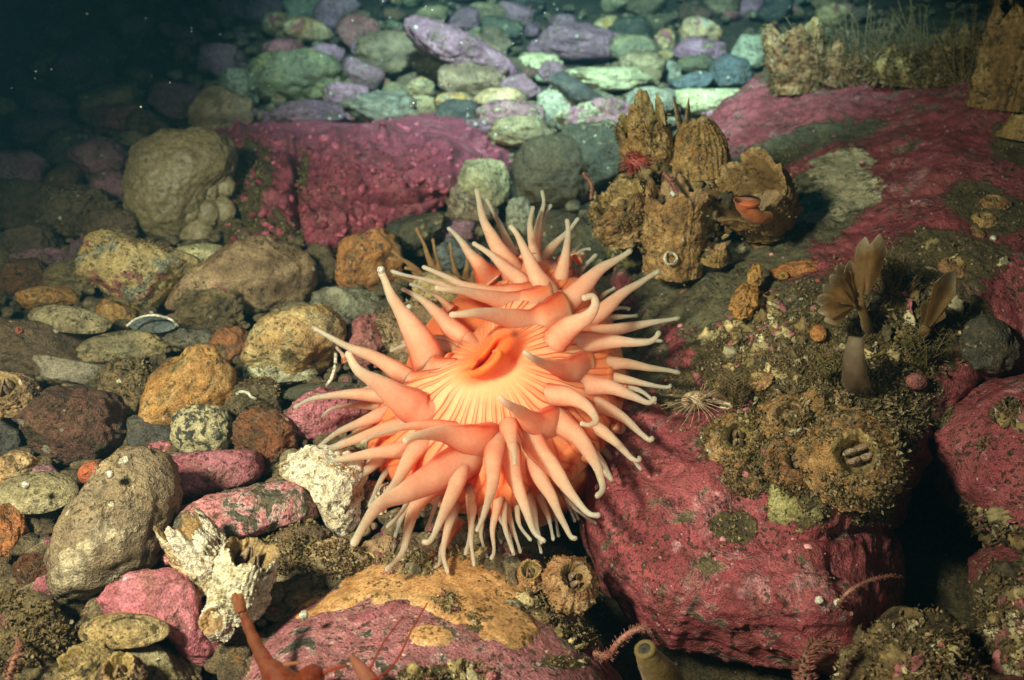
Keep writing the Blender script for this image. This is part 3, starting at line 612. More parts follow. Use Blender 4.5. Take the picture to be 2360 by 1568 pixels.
# right hand rocks
for (nm, out, cen, ct, rnd, lab, seed, mcl, mat) in [
    ('coralline_rock', [(2110, 1000), (2200, 930), (2360, 850), (2560, 830), (2620, 1100), (2560, 1330), (2400, 1300), (2260, 1200), (2190, 1150), (2150, 1080)], (2340, 1050),
     [(2110, 1000, .54), (2250, 920, .53), (2500, 850, .50), (2600, 1100, .48), (2300, 1050, .49), (2250, 1180, .50), (2400, 1280, .47), (2200, 1080, .51)], 0.05, 'pink coralline rock at the right edge, dark gap below it', 12.0, [(2290, 1230, 90, 50, 30), (2330, 960, 40, 30, 0), (2150, 960, 60, 40, 0)], 'boulder'),
    ('mossy_rock', [(1900, 1640), (1925, 1490), (1990, 1430), (2070, 1380), (2130, 1400), (2200, 1420), (2240, 1500), (2300, 1560), (2420, 1600), (2450, 1760), (2150, 1800), (1950, 1760)], (2130, 1600),
     [(1900, 1640, .425), (1990, 1440, .445), (2120, 1400, .45), (2300, 1560, .425), (2430, 1700, .40), (2130, 1520, .41), (2130, 1750, .385), (1950, 1740, .40)], 0.04, 'turf-covered olive rock in the bottom right corner', 14.0, [(2100, 1540, 220, 150, 0)], 'boulder'),
    ('rubble_rock', [(2230, 1290), (2300, 1240), (2420, 1230), (2560, 1300), (2620, 1500), (2520, 1660), (2380, 1600), (2290, 1540), (2250, 1420)], (2420, 1440),
     [(2230, 1290, .50), (2420, 1230, .50), (2600, 1450, .45), (2420, 1430, .45), (2300, 1540, .44), (2500, 1650, .42)], 0.04, 'dark shaded rock with pale crumbs low on the right edge', 16.0, [(2400, 1440, 200, 200, 0)], 'boulder')]:
    V, Fc, px, py, N, nf, na = relief(out, cen, ct, rnd, 0.10, 260, 120, 0.006, seed, bumps=(25, 0.002, 8, (2000, 900, 2400, 1600)))
    mc = blobs(px, py, mcl); z0 = np.zeros_like(mc)
    tag(mk(nm, V, Fc, M[mat], attrs={'ma': z0, 'mb': z0, 'mc': mc}), lab, 'rock')
    p_, n_ = surf_pick(V, N, mc, px, py, nf, 1300, int(seed), 0.5)
    turf('silt_turf', p_, n_, 'turf', 'brown silty turf on the '+lab.split(',')[0], 0.006, 5, int(seed), 0.004, 0.2)
    p_, n_ = surf_pick(V, N, mc, px, py, nf, 260, int(seed)+1, 0.55)
    crumbs(p_, n_, RUB, 'shell crumbs and nodules on the '+lab.split(',')[0], int(seed)+2, 0.0008, 0.0050)
# ================================================================ the big sea anemone
MC = np.array([1128.0, 818.0])
def adepth(px, py): return 0.545-(np.asarray(py)-830)*0.00011-np.maximum(np.asarray(py)-980, 0)*0.00011-(np.asarray(px)-1130)*0.00001
RIM = [(1090, 772), (1055, 800), (1015, 835), (965, 860), (915, 895), (885, 950), (895, 1020), (940, 1065), (1010, 1100), (1090, 1120), (1165, 1115), (1235, 1085), (1300, 1040), (1360, 980), (1392, 905), (1400, 840), (1385, 770), (1360, 715), (1325, 660), (1275, 630), (1215, 612), (1165, 640), (1145, 695), (1118, 748)]
A0 = P(1250, 960, 0.60)
anem = thing('sea_anemone', A0, 'large orange and cream sea anemone with outspread tentacles in the centre', 'sea anemone')
CP = lin((250, 176, 132)); CO = lin((248, 124, 74)); CL = lin((196, 50, 18)); CY = lin((250, 176, 124)); CMo = lin((246, 112, 52)); CB = lin((226, 182, 142)); CT = lin((232, 200, 162))
na, nr = 720, 150
ph = np.linspace(-math.pi, math.pi, na, endpoint=False); rr = poly_r(np.array(RIM, float), MC, ph)
VV, CC = [], []
sv = np.concatenate([np.linspace(0.0, 1.0, nr)[1:], np.linspace(1, 1.9, 50)[1:]])
def disc_lift(px, py, s):
    lift = np.where(s < 1, 0.030*(1-s**2), 0) - np.where(s > 1, 0.10*(1-np.cos(np.clip(s-1, 0, 1)*math.pi/2*1.0))**0.9, 0)
    a = ((px-1135)*0.80-(py-815)*0.60); b = ((px-1135)*0.60+(py-815)*0.80)
    e = np.sqrt((a/88)**2+(b/42)**2)
    lift = lift+0.013*np.exp(-(e/0.85)**4)-0.008*np.exp(-((b+4+8*np.sin(a/24))/7)**2)*np.exp(-((a+12)/52)**4)
    return lift, e, a, b
def addring(s):
    k = s if s <= 1 else 1+(0.14+0.16*np.clip(-np.sin(ph), 0, 1)+0.05*np.clip(np.cos(ph), 0, 1))*math.sin((s-1)*math.pi/2*1.05)-0.30*max(0, s-1.5)
    px = MC[0]+k*rr*np.cos(ph); py = MC[1]-k*rr*np.sin(ph)
    lift, e, a, b = disc_lift(px, py, np.full(na, s))
    q = np.c_[np.cos(ph)*1.5, np.sin(ph)*1.5, np.full(na, s*1.8)]
    u = ph/(2*math.pi)*38+0.62*fbm(q*1.1, 2)+0.10*fbm(np.c_[np.cos(ph)*6, np.sin(ph)*6, np.full(na, s*2.5)], 2)
    tri = np.abs((u % 1)-0.5)*2
    lift = lift+0.0007*np.cos(u*2*math.pi)*sstep(0.3, 0.7, s)*sstep(1.6, 1.1, s)
    line = np.exp(-((tri-0.60)/0.10)**2); gap = sstep(0.62, 0.85, tri)
    outer = sstep(0.62, 1.0, s)
    var = 0.5+0.5*fbm(q*2+7, 3)
    base = CP[None]*(1-outer*0.85)+CO[None]*outer*0.85
    base = base*(1-0.0*var[:, None])
    low = np.clip(-np.sin(ph)*0.8+0.35, 0, 1)*np.exp(-((s-0.30)/0.16)**2)
    base = base+(CY-base)*low[:, None]*0.5
    st = sstep(0.22, 0.45, s)*(1-0.55*low)
    col = base+(CO*0.92-base)*(gap*0.6*st)[:, None]
    col = col+(CL-col)*np.clip(line*st*(1.0+0.4*var)*(1-0.35*sstep(0.8, 1.0, s)), 0, 1)[:, None]
    col = col+(CMo-col)*(np.exp(-(e/1.12)**5))[:, None]
    col = col+(CL*0.75-col)*(np.exp(-((b+5+9*np.sin(a/22))/5)**2)*np.exp(-(a/75)**4)*0.55)[:, None]
    for (hx, hy, hr) in ((1186, 770, 9), (1104, 832, 10)):
        col = col+(CL*0.35-col)*(np.exp(-((px-hx)**2+(py-hy)**2)/hr**2)*0.8)[:, None]
    VV.append(Pv(px, py, adepth(px, py)-lift)); CC.append(col)
l0, e0, a0, b0 = disc_lift(np.array([MC[0]]), np.array([MC[1]]), np.array([0.0]))
VV.append(P(MC[0], MC[1], adepth(*MC)-l0[0])[None]); CC.append(CMo[None]*0.8)
for s in sv: addring(s)
V = np.vstack(VV); C = np.vstack(CC); tot = len(sv)
Q = [(0, 1+k, 1+(k+1) % na) for k in range(na)]
for i in range(tot-1):
    a = 1+i*na; b = a+na
    Q += [(a+k, b+k, b+(k+1) % na, a+(k+1) % na) for k in range(na)]
nm_ = int((0.30*nr))
odisc = mk('oral_disc', V, Q, M['skin'], anem, cols=C)
# lips round the mouth: a rolled rim of their own
lt = np.linspace(-0.9, 4.3, 60); la = -26+40*np.cos(lt); lb = 2+13*np.sin(lt)
lx = 1137+la*0.80+lb*0.60; ly = 818-la*0.60+lb*0.80
lift_, _, _, _ = disc_lift(lx, ly, np.hypot(lx-MC[0], ly-MC[1])/220)
path = Pv(lx, ly, adepth(lx, ly)-lift_-0.0012)
lv, lf = tube(path, 0.0022*np.sin(np.linspace(0.05, math.pi-0.05, 60))**0.6, 14)
mk('mouth', lv, lf, M['skin'], odisc, cols=np.clip(CMo[None]*(1.0+0.2*fbm(lv*150, 2))[:, None], 0, 1))
# column behind the disc, foot on the boulder and the bottom rock
cpth = np.array([P(1130, 860, 0.575), P(1180, 900, 0.60), P(1240, 960, 0.615), P(1320, 1030, 0.625)])
cpth = catmull(cpth, 14); crad = np.array([0.062, 0.064, 0.063, 0.061, 0.059, 0.057, 0.056, 0.056, 0.056, 0.057, 0.059, 0.061, 0.064, 0.066])
cv, cf = tube(cpth, crad, 48)
mk('column', cv, cf, M['skin'], anem, cols=np.clip(np.tile(CO*0.85, (len(cv), 1))*(1+0.2*fbm(cv*60, 3))[:, None], 0, 1))

T = []
def t_(pts, w, zb, zt, tint=0.0): T.append((pts, w*0.93, zb, zt, tint))
Fz = (0.016, 0.050); Mz = (0.000, 0.018); Lz = (-0.010, -0.004); Bz = (-0.040, -0.045); BBz = (-0.062, -0.075)
t_([(1190, 650), (1131, 547), (1108, 490), (1097, 434)], 33, -.004, -.006)
t_([(1196, 640), (1165, 547), (1140, 490), (1123, 455)], 22, -.018, -.03)
t_([(1135, 650), (1097, 603), (1063, 556), (1033, 523)], 25, -.02, -.012)
t_([(1205, 665), (1165, 617), (1121, 579), (1090, 558)], 28, .002, .020)
t_([(1230, 690), (1150, 675), (1074, 658), (1018, 632), (974, 612)], 27, .008, .028)
t_([(1180, 682), (1056, 669), (999, 650), (943, 635), (900, 622)], 18, -.006, .005)
t_([(1255, 706), (1180, 700), (1112, 682), (1046, 667), (1002, 659)], 36, .006, .046)
t_([(1290, 742), (1225, 745), (1165, 733), (1105, 722), (1035, 724)], 44, .010, .060)
t_([(1000, 850), (975, 800), (940, 745), (906, 690), (884, 640), (876, 625)], 46, .004, .030)
t_([(1092, 790), (1050, 765), (1010, 724), (961, 684), (927, 663)], 28, -.010, .004)
t_([(1040, 715), (1010, 685), (975, 665), (943, 655)], 9, -.035, -.04)
t_([(1075, 775), (1020, 735), (985, 700)], 12, -.035, -.04)
t_([(1035, 838), (990, 805), (945, 775), (918, 738)], 15, -.03, -.035)
t_([(960, 878), (931, 862), (865, 824), (779, 787), (718, 755)], 27, -.004, .016)
t_([(800, 830), (785, 812), (775, 800)], 9, -.005, -.005)
t_([(985, 945), (940, 928), (880, 888), (825, 853), (799, 811)], 50, .014, .052)
t_([(910, 912), (883, 914), (793, 908), (721, 920), (677, 944)], 25, -.006, -.002)
t_([(890, 932), (851, 934), (793, 935), (759, 945), (741, 963)], 13, -.022, -.03)
t_([(880, 905), (850, 895), (815, 902)], 13, -.03, -.035)
t_([(945, 960), (905, 945), (845, 966), (786, 994), (732, 1036)], 28, -.004, .002)
t_([(985, 985), (920, 985), (845, 1005), (765, 1035), (702, 1076)], 27, .004, .012)
t_([(1000, 1030), (923, 1036), (845, 1046), (777, 1060), (724, 1078)], 32, .000, .010)
t_([(1060, 985), (998, 982), (930, 988), (870, 1000), (831, 1021)], 20, .016, .040)
t_([(1125, 1035), (1104, 1022), (1021, 998), (963, 1003), (930, 1020)], 46, .020, .062)
t_([(920, 1045), (880, 1060), (845, 1085), (798, 1121), (763, 1157)], 26, -.012, -.006)
t_([(890, 1050), (870, 1075), (857, 1098)], 8, -.04, -.045)
t_([(985, 1005), (949, 1050), (911, 1114), (863, 1170)], 36, .006, .014)
t_([(1075, 1050), (1021, 1090), (939, 1135), (880, 1160), (841, 1208), (812, 1258)], 52, .010, .040)
t_([(925, 1050), (899, 1075), (866, 1130), (850, 1170)], 20, -.018, -.02)
t_([(985, 1090), (960, 1120), (939, 1160), (918, 1215), (902, 1278)], 20, -.026, -.03)
t_([(1030, 1085), (993, 1127), (958, 1170), (939, 1222), (923, 1275), (888, 1316)], 32, -.004, .006)
t_([(1085, 1020), (1059, 1065), (1050, 1121), (1026, 1180), (1003, 1230), (988, 1249), (973, 1248)], 34, .010, .026)
t_([(1075, 1110), (1052, 1163), (1031, 1222), (1022, 1274), (1033, 1322)], 26, -.016, -.016)
t_([(1045, 1200), (1022, 1260), (1012, 1300), (1000, 1312)], 18, -.022, -.02)
t_([(1100, 1060), (1085, 1120), (1085, 1180), (1085, 1250), (1092, 1306)], 22, -.004, .000)
t_([(1145, 1000), (1137, 1067), (1132, 1133), (1116, 1191), (1100, 1226)], 30, .014, .040)
t_([(1150, 1110), (1147, 1160), (1135, 1221), (1138, 1270), (1131, 1290)], 17, -.010, -.006)
t_([(1115, 1170), (1109, 1234), (1124, 1290)], 10, -.03, -.03)
t_([(1135, 1160), (1141, 1215), (1154, 1247), (1162, 1287)], 12, -.036, -.04)
t_([(1140, 1100), (1151, 1184), (1175, 1237), (1184, 1281)], 16, -.024, -.024)
t_([(1155, 1090), (1170, 1174), (1190, 1237), (1199, 1276)], 17, -.020, -.018)
t_([(1180, 1100), (1192, 1174), (1201, 1215), (1226, 1246)], 15, -.024, -.02)
t_([(1170, 1010), (1183, 1088), (1196, 1130), (1212, 1180), (1230, 1228), (1256, 1250)], 30, .008, .020)
t_([(1215, 1100), (1230, 1158), (1240, 1237), (1248, 1277)], 11, -.034, -.035)
t_([(1225, 1080), (1240, 1126), (1262, 1189), (1275, 1247)], 18, -.022, -.022)
t_([(1255, 1100), (1278, 1184), (1288, 1239)], 11, -.038, -.04)
t_([(1225, 1030), (1243, 1094), (1268, 1142), (1300, 1206), (1315, 1238), (1330, 1243)], 32, .002, .010)
t_([(1205, 975), (1227, 1015), (1249, 1050), (1284, 1092), (1325, 1149), (1357, 1182), (1384, 1186)], 36, .010, .022)
t_([(1285, 1100), (1320, 1165), (1350, 1190), (1375, 1208)], 12, -.034, -.035)
t_([(1270, 1090), (1303, 1151), (1318, 1185), (1326, 1204)], 11, -.042, -.045)
t_([(1285, 1090), (1310, 1150), (1333, 1200)], 9, -.046, -.05)
t_([(1250, 930), (1284, 971), (1328, 1003), (1366, 1055), (1386, 1100), (1390, 1130), (1373, 1146)], 37, .008, .022)
t_([(1350, 1040), (1399, 1092), (1423, 1136), (1434, 1158), (1424, 1164)], 16, -.034, -.038)
t_([(1345, 1000), (1379, 1028), (1423, 1068), (1457, 1109)], 15, -.036, -.04)
t_([(1340, 1020), (1390, 1070), (1430, 1098)], 10, -.045, -.05)
t_([(1325, 955), (1357, 980), (1386, 992), (1423, 1026), (1455, 1058), (1473, 1062), (1475, 1052)], 30, -.006, .000)
t_([(1415, 980), (1459, 1009), (1480, 1030), (1492, 1050)], 12, -.04, -.045)
t_([(1440, 1040), (1475, 1062), (1493, 1066)], 9, -.045, -.05)
t_([(1335, 920), (1376, 932), (1439, 966), (1481, 1000), (1497, 1012), (1504, 1006)], 32, -.004, .004)
t_([(1310, 884), (1357, 888), (1408, 892), (1456, 912), (1490, 930), (1508, 924), (1508, 914)], 33, .004, .012)
t_([(1360, 868), (1399, 869), (1449, 876), (1503, 889), (1540, 894), (1547, 886)], 23, -.008, -.004)
t_([(1330, 836), (1376, 838), (1439, 840), (1503, 851), (1568, 861)], 28, -.004, -.002, .35)
t_([(1430, 900), (1487, 930), (1537, 965)], 12, -.045, -.05)
t_([(1290, 800), (1342, 792), (1423, 786), (1485, 790), (1508, 783), (1521, 764)], 34, .006, .014)
t_([(1320, 778), (1374, 766), (1436, 756), (1504, 745), (1568, 735)], 27, -.002, .002)
t_([(1360, 745), (1409, 733), (1471, 728)], 16, -.03, -.035, .3)
t_([(1370, 730), (1423, 710), (1452, 715)], 13, -.038, -.04, .3)
t_([(1330, 750), (1377, 725), (1436, 678), (1485, 646), (1522, 624)], 32, -.002, .004)
t_([(1350, 700), (1419, 665)], 16, -.036, -.04, .3)
t_([(1270, 728), (1304, 698), (1345, 658), (1382, 622), (1418, 600), (1455, 574)], 37, .006, .014)
t_([(1265, 795), (1304, 763), (1350, 735), (1372, 706), (1366, 683), (1341, 688)], 40, .016, .048)
t_([(1290, 670), (1320, 641), (1353, 606), (1374, 584)], 20, -.016, -.018)
t_([(1300, 610), (1320, 582), (1341, 560)], 11, -.04, -.045)
t_([(1300, 605), (1326, 587), (1350, 575), (1362, 573)], 11, -.036, -.04)
t_([(1285, 680), (1291, 648), (1301, 590), (1308, 536), (1306, 505)], 30, -.004, .002)
t_([(1235, 620), (1257, 592), (1282, 562), (1312, 527), (1333, 501)], 24, -.020, -.025)
t_([(1222, 630), (1232, 580), (1242, 510), (1251, 470), (1246, 439)], 23, -.018, -.025)
t_([(1232, 620), (1231, 573), (1224, 514), (1231, 476)], 26, -.012, -.012)
t_([(1225, 610), (1242, 554), (1255, 501), (1271, 471)], 15, -.028, -.03)
t_([(1262, 690), (1242, 645), (1207, 573), (1190, 540), (1174, 520)], 36, .006, .018)
t_([(1330, 600), (1345, 588), (1320, 575)], 9, -.045, -.05)
t_([(1215, 600), (1195, 560), (1192, 575)], 16, -.045, -.05)
t_([(1340, 858), (1297, 850), (1240, 832), (1205, 811)], 34, .012, .062)
t_([(1275, 985), (1227, 971), (1176, 935), (1150, 913)], 40, .014, .060)
t_([(1250, 908), (1309, 914), (1350, 935), (1372, 968), (1358, 980), (1336, 978)], 32, .012, .045)
t_([(1176, 1000), (1181, 1030), (1187, 1058), (1186, 1072)], 27, .016, .052)
rt_ = np.random.default_rng(12)
for k_, a_ in enumerate([-150, -137, -124, -108, -97, -84, -71, -58, -46, -33, -14, 4, 168, 176]):
    a_ = R_(a_+rt_.uniform(-3, 3)); b_ = poly_r(np.array(RIM, float), MC, np.array([a_]))[0]; ux, uy = math.cos(a_), -math.sin(a_); L_ = rt_.uniform(105, 150)
    cu = rt_.uniform(-14, 14)
    t_([(MC[0]+ux*b_*0.93, MC[1]+uy*b_*0.93), (MC[0]+ux*(b_+L_*.35)-uy*cu, MC[1]+uy*(b_+L_*.35)+ux*cu), (MC[0]+ux*(b_+L_*.7)-uy*cu, MC[1]+uy*(b_+L_*.7)+ux*cu+6), (MC[0]+ux*(b_+L_), MC[1]+uy*(b_+L_)+14)], rt_.uniform(17, 24), -.014, -.012)
def tentacle(parent, pts, w, zb, zt, tint, mat, colf, dep, seed, name='tentacle', disc=False):
    pts = np.array(pts, float); n = 40
    rs = np.hypot(*(pts[0]-MC))/poly_r(np.array(RIM, float), MC, np.array([math.atan2(-(pts[0][1]-MC[1]), pts[0][0]-MC[0])]))[0]
    out_ = (pts[1]-pts[0])@(pts[0]-MC) > 0
    ridge = disc and w > 17 and zb > -.03 and rs < 1.15 and out_
    if ridge: pts = np.vstack([pts[0]+(MC-pts[0])*(0.42 if rs > .7 else 0.3), pts])
    c = catmull(pts, n); L = np.r_[0, np.cumsum(np.hypot(*np.diff(c, axis=0).T))]; t = L/L[-1]
    nrm_ = np.gradient(c, axis=0); nrm_ = np.c_[-nrm_[:, 1], nrm_[:, 0]]/np.maximum(np.hypot(*nrm_.T), 1e-6)[:, None]
    c = c+nrm_*(4.5*fbm(np.c_[t*2.6, t*0+seed*2.3, t*0+5], 2)*sstep(0.1, 0.4, t)*min(1, w/20))[:, None]
    z = zb+(zt-zb)*sstep(0, 1, t)-0.020*min(1, w/30)*(1-sstep(0, 0.34, t))
    if disc and rs < 1.25:
        aa = np.arctan2(-(c[:, 1]-MC[1]), c[:, 0]-MC[0]); ss = np.hypot(c[:, 0]-MC[0], c[:, 1]-MC[1])/poly_r(np.array(RIM, float), MC, aa)
        dl = disc_lift(c[:, 0], c[:, 1], np.minimum(ss, 1.0))[0]
        tb = 0.34 if ridge else 0.22
        k = sstep(0, tb*1.25, t); zo = zb+(zt-zb)*sstep(0, 1, t)
        zr = dl-(0.0050 if ridge else 0.010)*(1-sstep(0, tb, t))-0.002
        z = zr*(1-k)+zo*k
    d = dep(c[:, 0], c[:, 1])-z
    path = Pv(c[:, 0], c[:, 1], d)
    if disc and ridge: rp_ = ([0, 0.12, 0.24, 0.36, 0.52, 0.73, 0.88, 0.95, 0.985, 1], [.28, .66, .95, .88, .60, .34, .215, .185, .21, .12])
    else: rp_ = ([0, 0.12, 0.27, 0.5, 0.72, 0.88, 0.95, 0.985, 1], [1.9, 1.28, .84, .50, .31, .21, .185, .21, .12])
    wt = max(4.2, 0.165*w) if w > 11 else 3.6
    prof = np.interp(t, *rp_)
    wpx = np.maximum(prof*w, wt*(sstep(0, .3, t)*.6+.4)*np.interp(t, [0, .9, .96, .985, 1], [.9, .9, 1.12, 1.05, .45]))
    wpx = wpx*(1+0.09*fbm(np.c_[t*6, t*0+seed*1.7, t*0], 4))
    r = wpx*d/F
    V, Fc = tube(path, r, 20, 0.62, -FWD)
    tt = np.r_[np.repeat(t, 20), 0, 1.0]
    ang = np.r_[np.tile(np.arange(20), n)*2*math.pi/20, 0, 0]
    r3 = 1+0.018*fbm(V*260+seed, 2)
    cols = colf(tt, ang, V, tint, seed)
    mk(name, V, Fc, mat, parent, cols=np.clip(cols, 0, 1))
def acol(t, ang, V, tint, seed):
    k = (seed*0.618) % 1
    base = lin((247, 116, 68)); mid = lin((242, 168, 140)); up = lin((224, 174, 150)); tip = lin((234, 188, 158))
    out = np.stack([np.interp(t, [0, .26, .56, .80, .97, 1], [a, b*0.5+a*0.5, b, c, d, d]) for a, b, c, d in zip(base, mid, up, tip)], 1)
    out = out*(0.93+0.14*k)
    out = out+(lin((176, 130, 96))-out)*(tint*sstep(0.05, 0.5, t))[:, None]
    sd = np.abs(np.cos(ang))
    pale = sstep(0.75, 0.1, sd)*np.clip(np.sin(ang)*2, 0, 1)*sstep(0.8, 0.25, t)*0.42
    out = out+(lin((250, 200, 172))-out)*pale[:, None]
    ln = np.exp(-((sd-0.95)/0.12)**2)*sstep(0.66, 0.25, t)*0.95
    out = out+(CL-out)*ln[:, None]
    return out*(1+0.10*fbm(V*120+seed, 3))[:, None]
for i, (pts, w_, zb, zt, tint) in enumerate(T):
    tentacle(anem, pts, w_, zb, zt, tint, M['tent'], acol, adepth, i+1, disc=True)

# small dull anemone behind
a2 = thing('sea_anemone', P(1020, 640, 0.72), 'small dull brown anemone with thin tentacles, half hidden behind the large one', 'sea anemone')
d2 = lambda x, y: 0.705-(np.asarray(y)-640)*0.0001
def bcol(t, ang, V, tint, seed):
    a, b = lin((150, 108, 66)), lin((172, 130, 86)); return (a+(b-a)*t[:, None])*(1+0.2*fbm(V*120+seed, 3))[:, None]
dv, df = ico(4); dv = dv*np.array([80, 30, 40])*0.7/F; Cc = P(1040, 665, 0.715)
dvw = Cc+dv[:, :1]*RT+dv[:, 1:2]*UP-dv[:, 2:3]*FWD
mk('column', dvw, df, M['soft'], a2, cols=np.clip(np.tile(lin((150, 105, 60)), (len(dvw), 1))*(1+0.3*fbm(dvw*100, 3))[:, None], 0, 1))
for i, (pts, w_) in enumerate([([(1010, 650), (990, 600), (975, 560), (958, 525)], 11), ([(1015, 650), (1008, 600), (1002, 575), (998, 550)], 9), ([(1060, 655), (1048, 620), (1040, 590), (1037, 560)], 9), ([(985, 650), (950, 612), (920, 592), (903, 578)], 9), ([(980, 655), (935, 605), (910, 598), (895, 594)], 8), ([(1000, 652), (960, 625), (932, 618)], 8), ([(1075, 650), (1076, 610), (1080, 575)], 9), ([(970, 660), (930, 640), (905, 634)], 7), ([(1090, 655), (1096, 610), (1104, 585)], 8)]):
    tentacle(a2, pts, w_, 0.0, 0.01, 0, M['soft'], bcol, d2, i+50)
# ================================================================ cobbles, one by one
def pp(poly, mat, label, **k): pebble(0, 0, 1, 1, mat, label, poly=poly, **k)
pp([(190, 600), (215, 545), (265, 528), (330, 545), (400, 575), (445, 597), (430, 640), (380, 690), (325, 720), (265, 685), (215, 650), (190, 625)], 'tan', 'angular tan cobble with pink flecks, pointed at its lower front, in the left middle', zoff=0.008, facets=5)
pp([(390, 700), (420, 650), (480, 600), (540, 560), (600, 547), (660, 560), (710, 600), (722, 650), (690, 700), (620, 735), (560, 722), (480, 718), (400, 716)], 'olive', 'broad flat olive-brown slab right of the angular tan cobble', facets=4, thick=90)
pebble(845, 600, 82, 78, 'orange', 'round rusty-orange cobble touching the front of the pink slab', n=2.2)
pp([(563, 830), (590, 760), (640, 712), (700, 698), (760, 712), (792, 750), (780, 810), (745, 862), (690, 882), (620, 862)], 'tanorange', 'bumpy yellow and ochre cobble with knobs, just left of the anemone tentacles', zoff=0.006)
pp([(325, 950), (350, 870), (400, 820), (450, 793), (500, 810), (535, 860), (545, 910), (505, 952), (430, 982), (370, 992), (328, 985)], 'orange', 'large orange-brown cobble with a mossy hollow in its front', zoff=0.006, lump=0.2)
pebble(532, 800, 45, 48, 'orange', 'plain smooth orange cobble between the hollow one and the bumpy ochre one', n=2.3, facets=1)
pebble(298, 800, 105, 36, 'greyolive', 'grey-green oblong cobble with a pale yellow end', rot=-7, n=2.8, thick=50)
pebble(440, 780, 60, 30, 'grey', 'small flat blue-grey flake beside the thin white shell', rot=10, n=3, thick=40)
pebble(165, 858, 92, 38, 'grey', 'smooth grey-brown block with straight edges behind the maroon cobble', rot=5, n=4.5, thick=50, lump=0.06)
pebble(150, 975, 128, 92, 'redbrown', 'big rough maroon-brown cobble near the left edge', rot=12, n=2.4, zoff=0.004, rough=0.08)
pebble(342, 1002, 54, 46, 'slate', 'dark grey square-cornered cobble left of the speckled one', n=3.6, lump=0.08)
pebble(466, 992, 68, 64, 'granite', 'rounded cream and black speckled granite cobble', rot=15, n=2.3, lump=0.07, facets=2)
pebble(605, 1012, 72, 66, 'rust', 'rough rusty-brown cobble right of the speckled granite one', n=2.5, rough=0.09)
pebble(580, 922, 78, 52, 'darkbrown', 'dark brown cobble with a white worm tube on it', n=2.4)
pebble(300, 905, 68, 76, 'brown', 'brown cobble with a mossy coat left of the hollow orange one', n=2.4, rough=0.1)
pp([(640, 965), (680, 920), (730, 895), (800, 890), (850, 925), (840, 970), (800, 1000), (740, 1016), (690, 1010), (660, 990)], 'pink', 'smooth pink cobble under the left tentacles of the anemone')
pp([(375, 1070), (440, 1045), (520, 1038), (585, 1040), (602, 1080), (580, 1112), (520, 1132), (460, 1162), (410, 1166), (382, 1120)], 'pink', 'flat-topped bright pink cobble right of the large grey-brown boulder', thick=70, lump=0.1)
pp([(375, 1232), (400, 1185), (470, 1150), (560, 1125), (640, 1110), (712, 1122), (747, 1170), (720, 1202), (650, 1218), (560, 1242), (480, 1292), (420, 1312), (380, 1282)], 'pinkdark', 'dark oblong cobble patched with pink crust, behind the white barnacles')
pp([(128, 1290), (150, 1200), (190, 1130), (240, 1060), (280, 1030), (330, 1035), (380, 1060), (404, 1110), (396, 1190), (370, 1270), (320, 1332), (240, 1368), (170, 1374), (134, 1342)], 'greybrown', 'large smooth grey-brown cobble standing on end, lower left', thick=110, zoff=0.012, facets=2)
pp([(238, 1385), (270, 1345), (340, 1320), (400, 1317), (442, 1350), (478, 1420), (514, 1470), (508, 1512), (470, 1532), (420, 1502), (370, 1455), (320, 1460), (260, 1425)], 'pink', 'bright pink bent cobble in the lower left foreground', zoff=0.004, lump=0.2)
pp([(-40, 1385), (50, 1365), (110, 1385), (172, 1450), (160, 1520), (90, 1545), (-40, 1540)], 'brown', 'brown weedy cobble with a pink corner in the bottom left')
pebble(345, 1545, 105, 70, 'greyolive', 'grey-olive cobble at the bottom under the ochre shell', n=2.6)
pebble(120, 1585, 120, 45, 'brown', 'brown cobble cut by the bottom edge left of the ochre shell', n=2.4)
pebble(15, 1230, 42, 66, 'orange', 'smooth orange-brown cobble cut by the left edge, beside the encrusted brown shell', n=2.2)
pebble(88, 1318, 58, 40, 'rust', 'rust-coloured cobble in shadow left of the standing grey-brown one', n=2.5)
pebble(190, 1225, 60, 32, 'purple', 'shaded violet cobble under the encrusted brown shell', n=2.5)
pebble(30, 1085, 58, 46, 'tanorange', 'smooth yellowish cobble above the encrusted brown shell', n=2.3)
pebble(55, 645, 62, 52, 'rust', 'ribbed dark orange cobble near the left edge above the old clam shell', n=2.2)
pebble(112, 692, 64, 30, 'orange', 'bright orange cobble peeping from behind the old clam shell', n=2.5)
pebble(75, 815, 150, 74, 'darkbrown', 'wide dark purplish-brown rock with a red chiton at the left edge', n=2.6, zoff=-.006)
pebble(265, 728, 50, 30, 'orange', 'small orange-red cobble behind the thin white shell', rot=25, n=2.5)
pebble(488, 722, 78, 58, 'brown', 'knobbly brown cobble with a broken shell in front of the olive slab', n=2.4, rough=0.12)
pebble(800, 704, 82, 46, 'creamgrey', 'greyish-pink cobble below the round rusty-orange one', n=2.4)
pebble(845, 790, 48, 70, 'pink', 'pink oblong cobble leaning behind the left tentacles', rot=25, n=2.4)
pebble(960, 780, 95, 86, 'olive', 'mossy olive rock with pink spots between the left tentacles', n=2.5, rough=0.1)
pebble(1015, 690, 66, 62, 'tan', 'tan cobble seen between the upper left tentacles', n=2.5)
pebble(900, 735, 46, 46, 'mottle', 'dark cobble with white flecks left of the tallest left tentacle', n=2.5)
pebble(640, 858, 82, 36, 'creamgrey', 'pale grey cobble tucked under the bumpy ochre one', n=2.6)
pebble(752, 905, 95, 24, 'mottle', 'low dark cobble with green flecks above the smooth pink one', n=2.8)
pp([(645, 1075), (690, 1040), (760, 1030), (830, 1060), (847, 1110), (832, 1190), (790, 1242), (750, 1205), (718, 1135), (655, 1105)], 'white', 'cobble thickly crusted white and yellow, below the left tentacles', thick=80, zoff=0.006, rough=0.1)
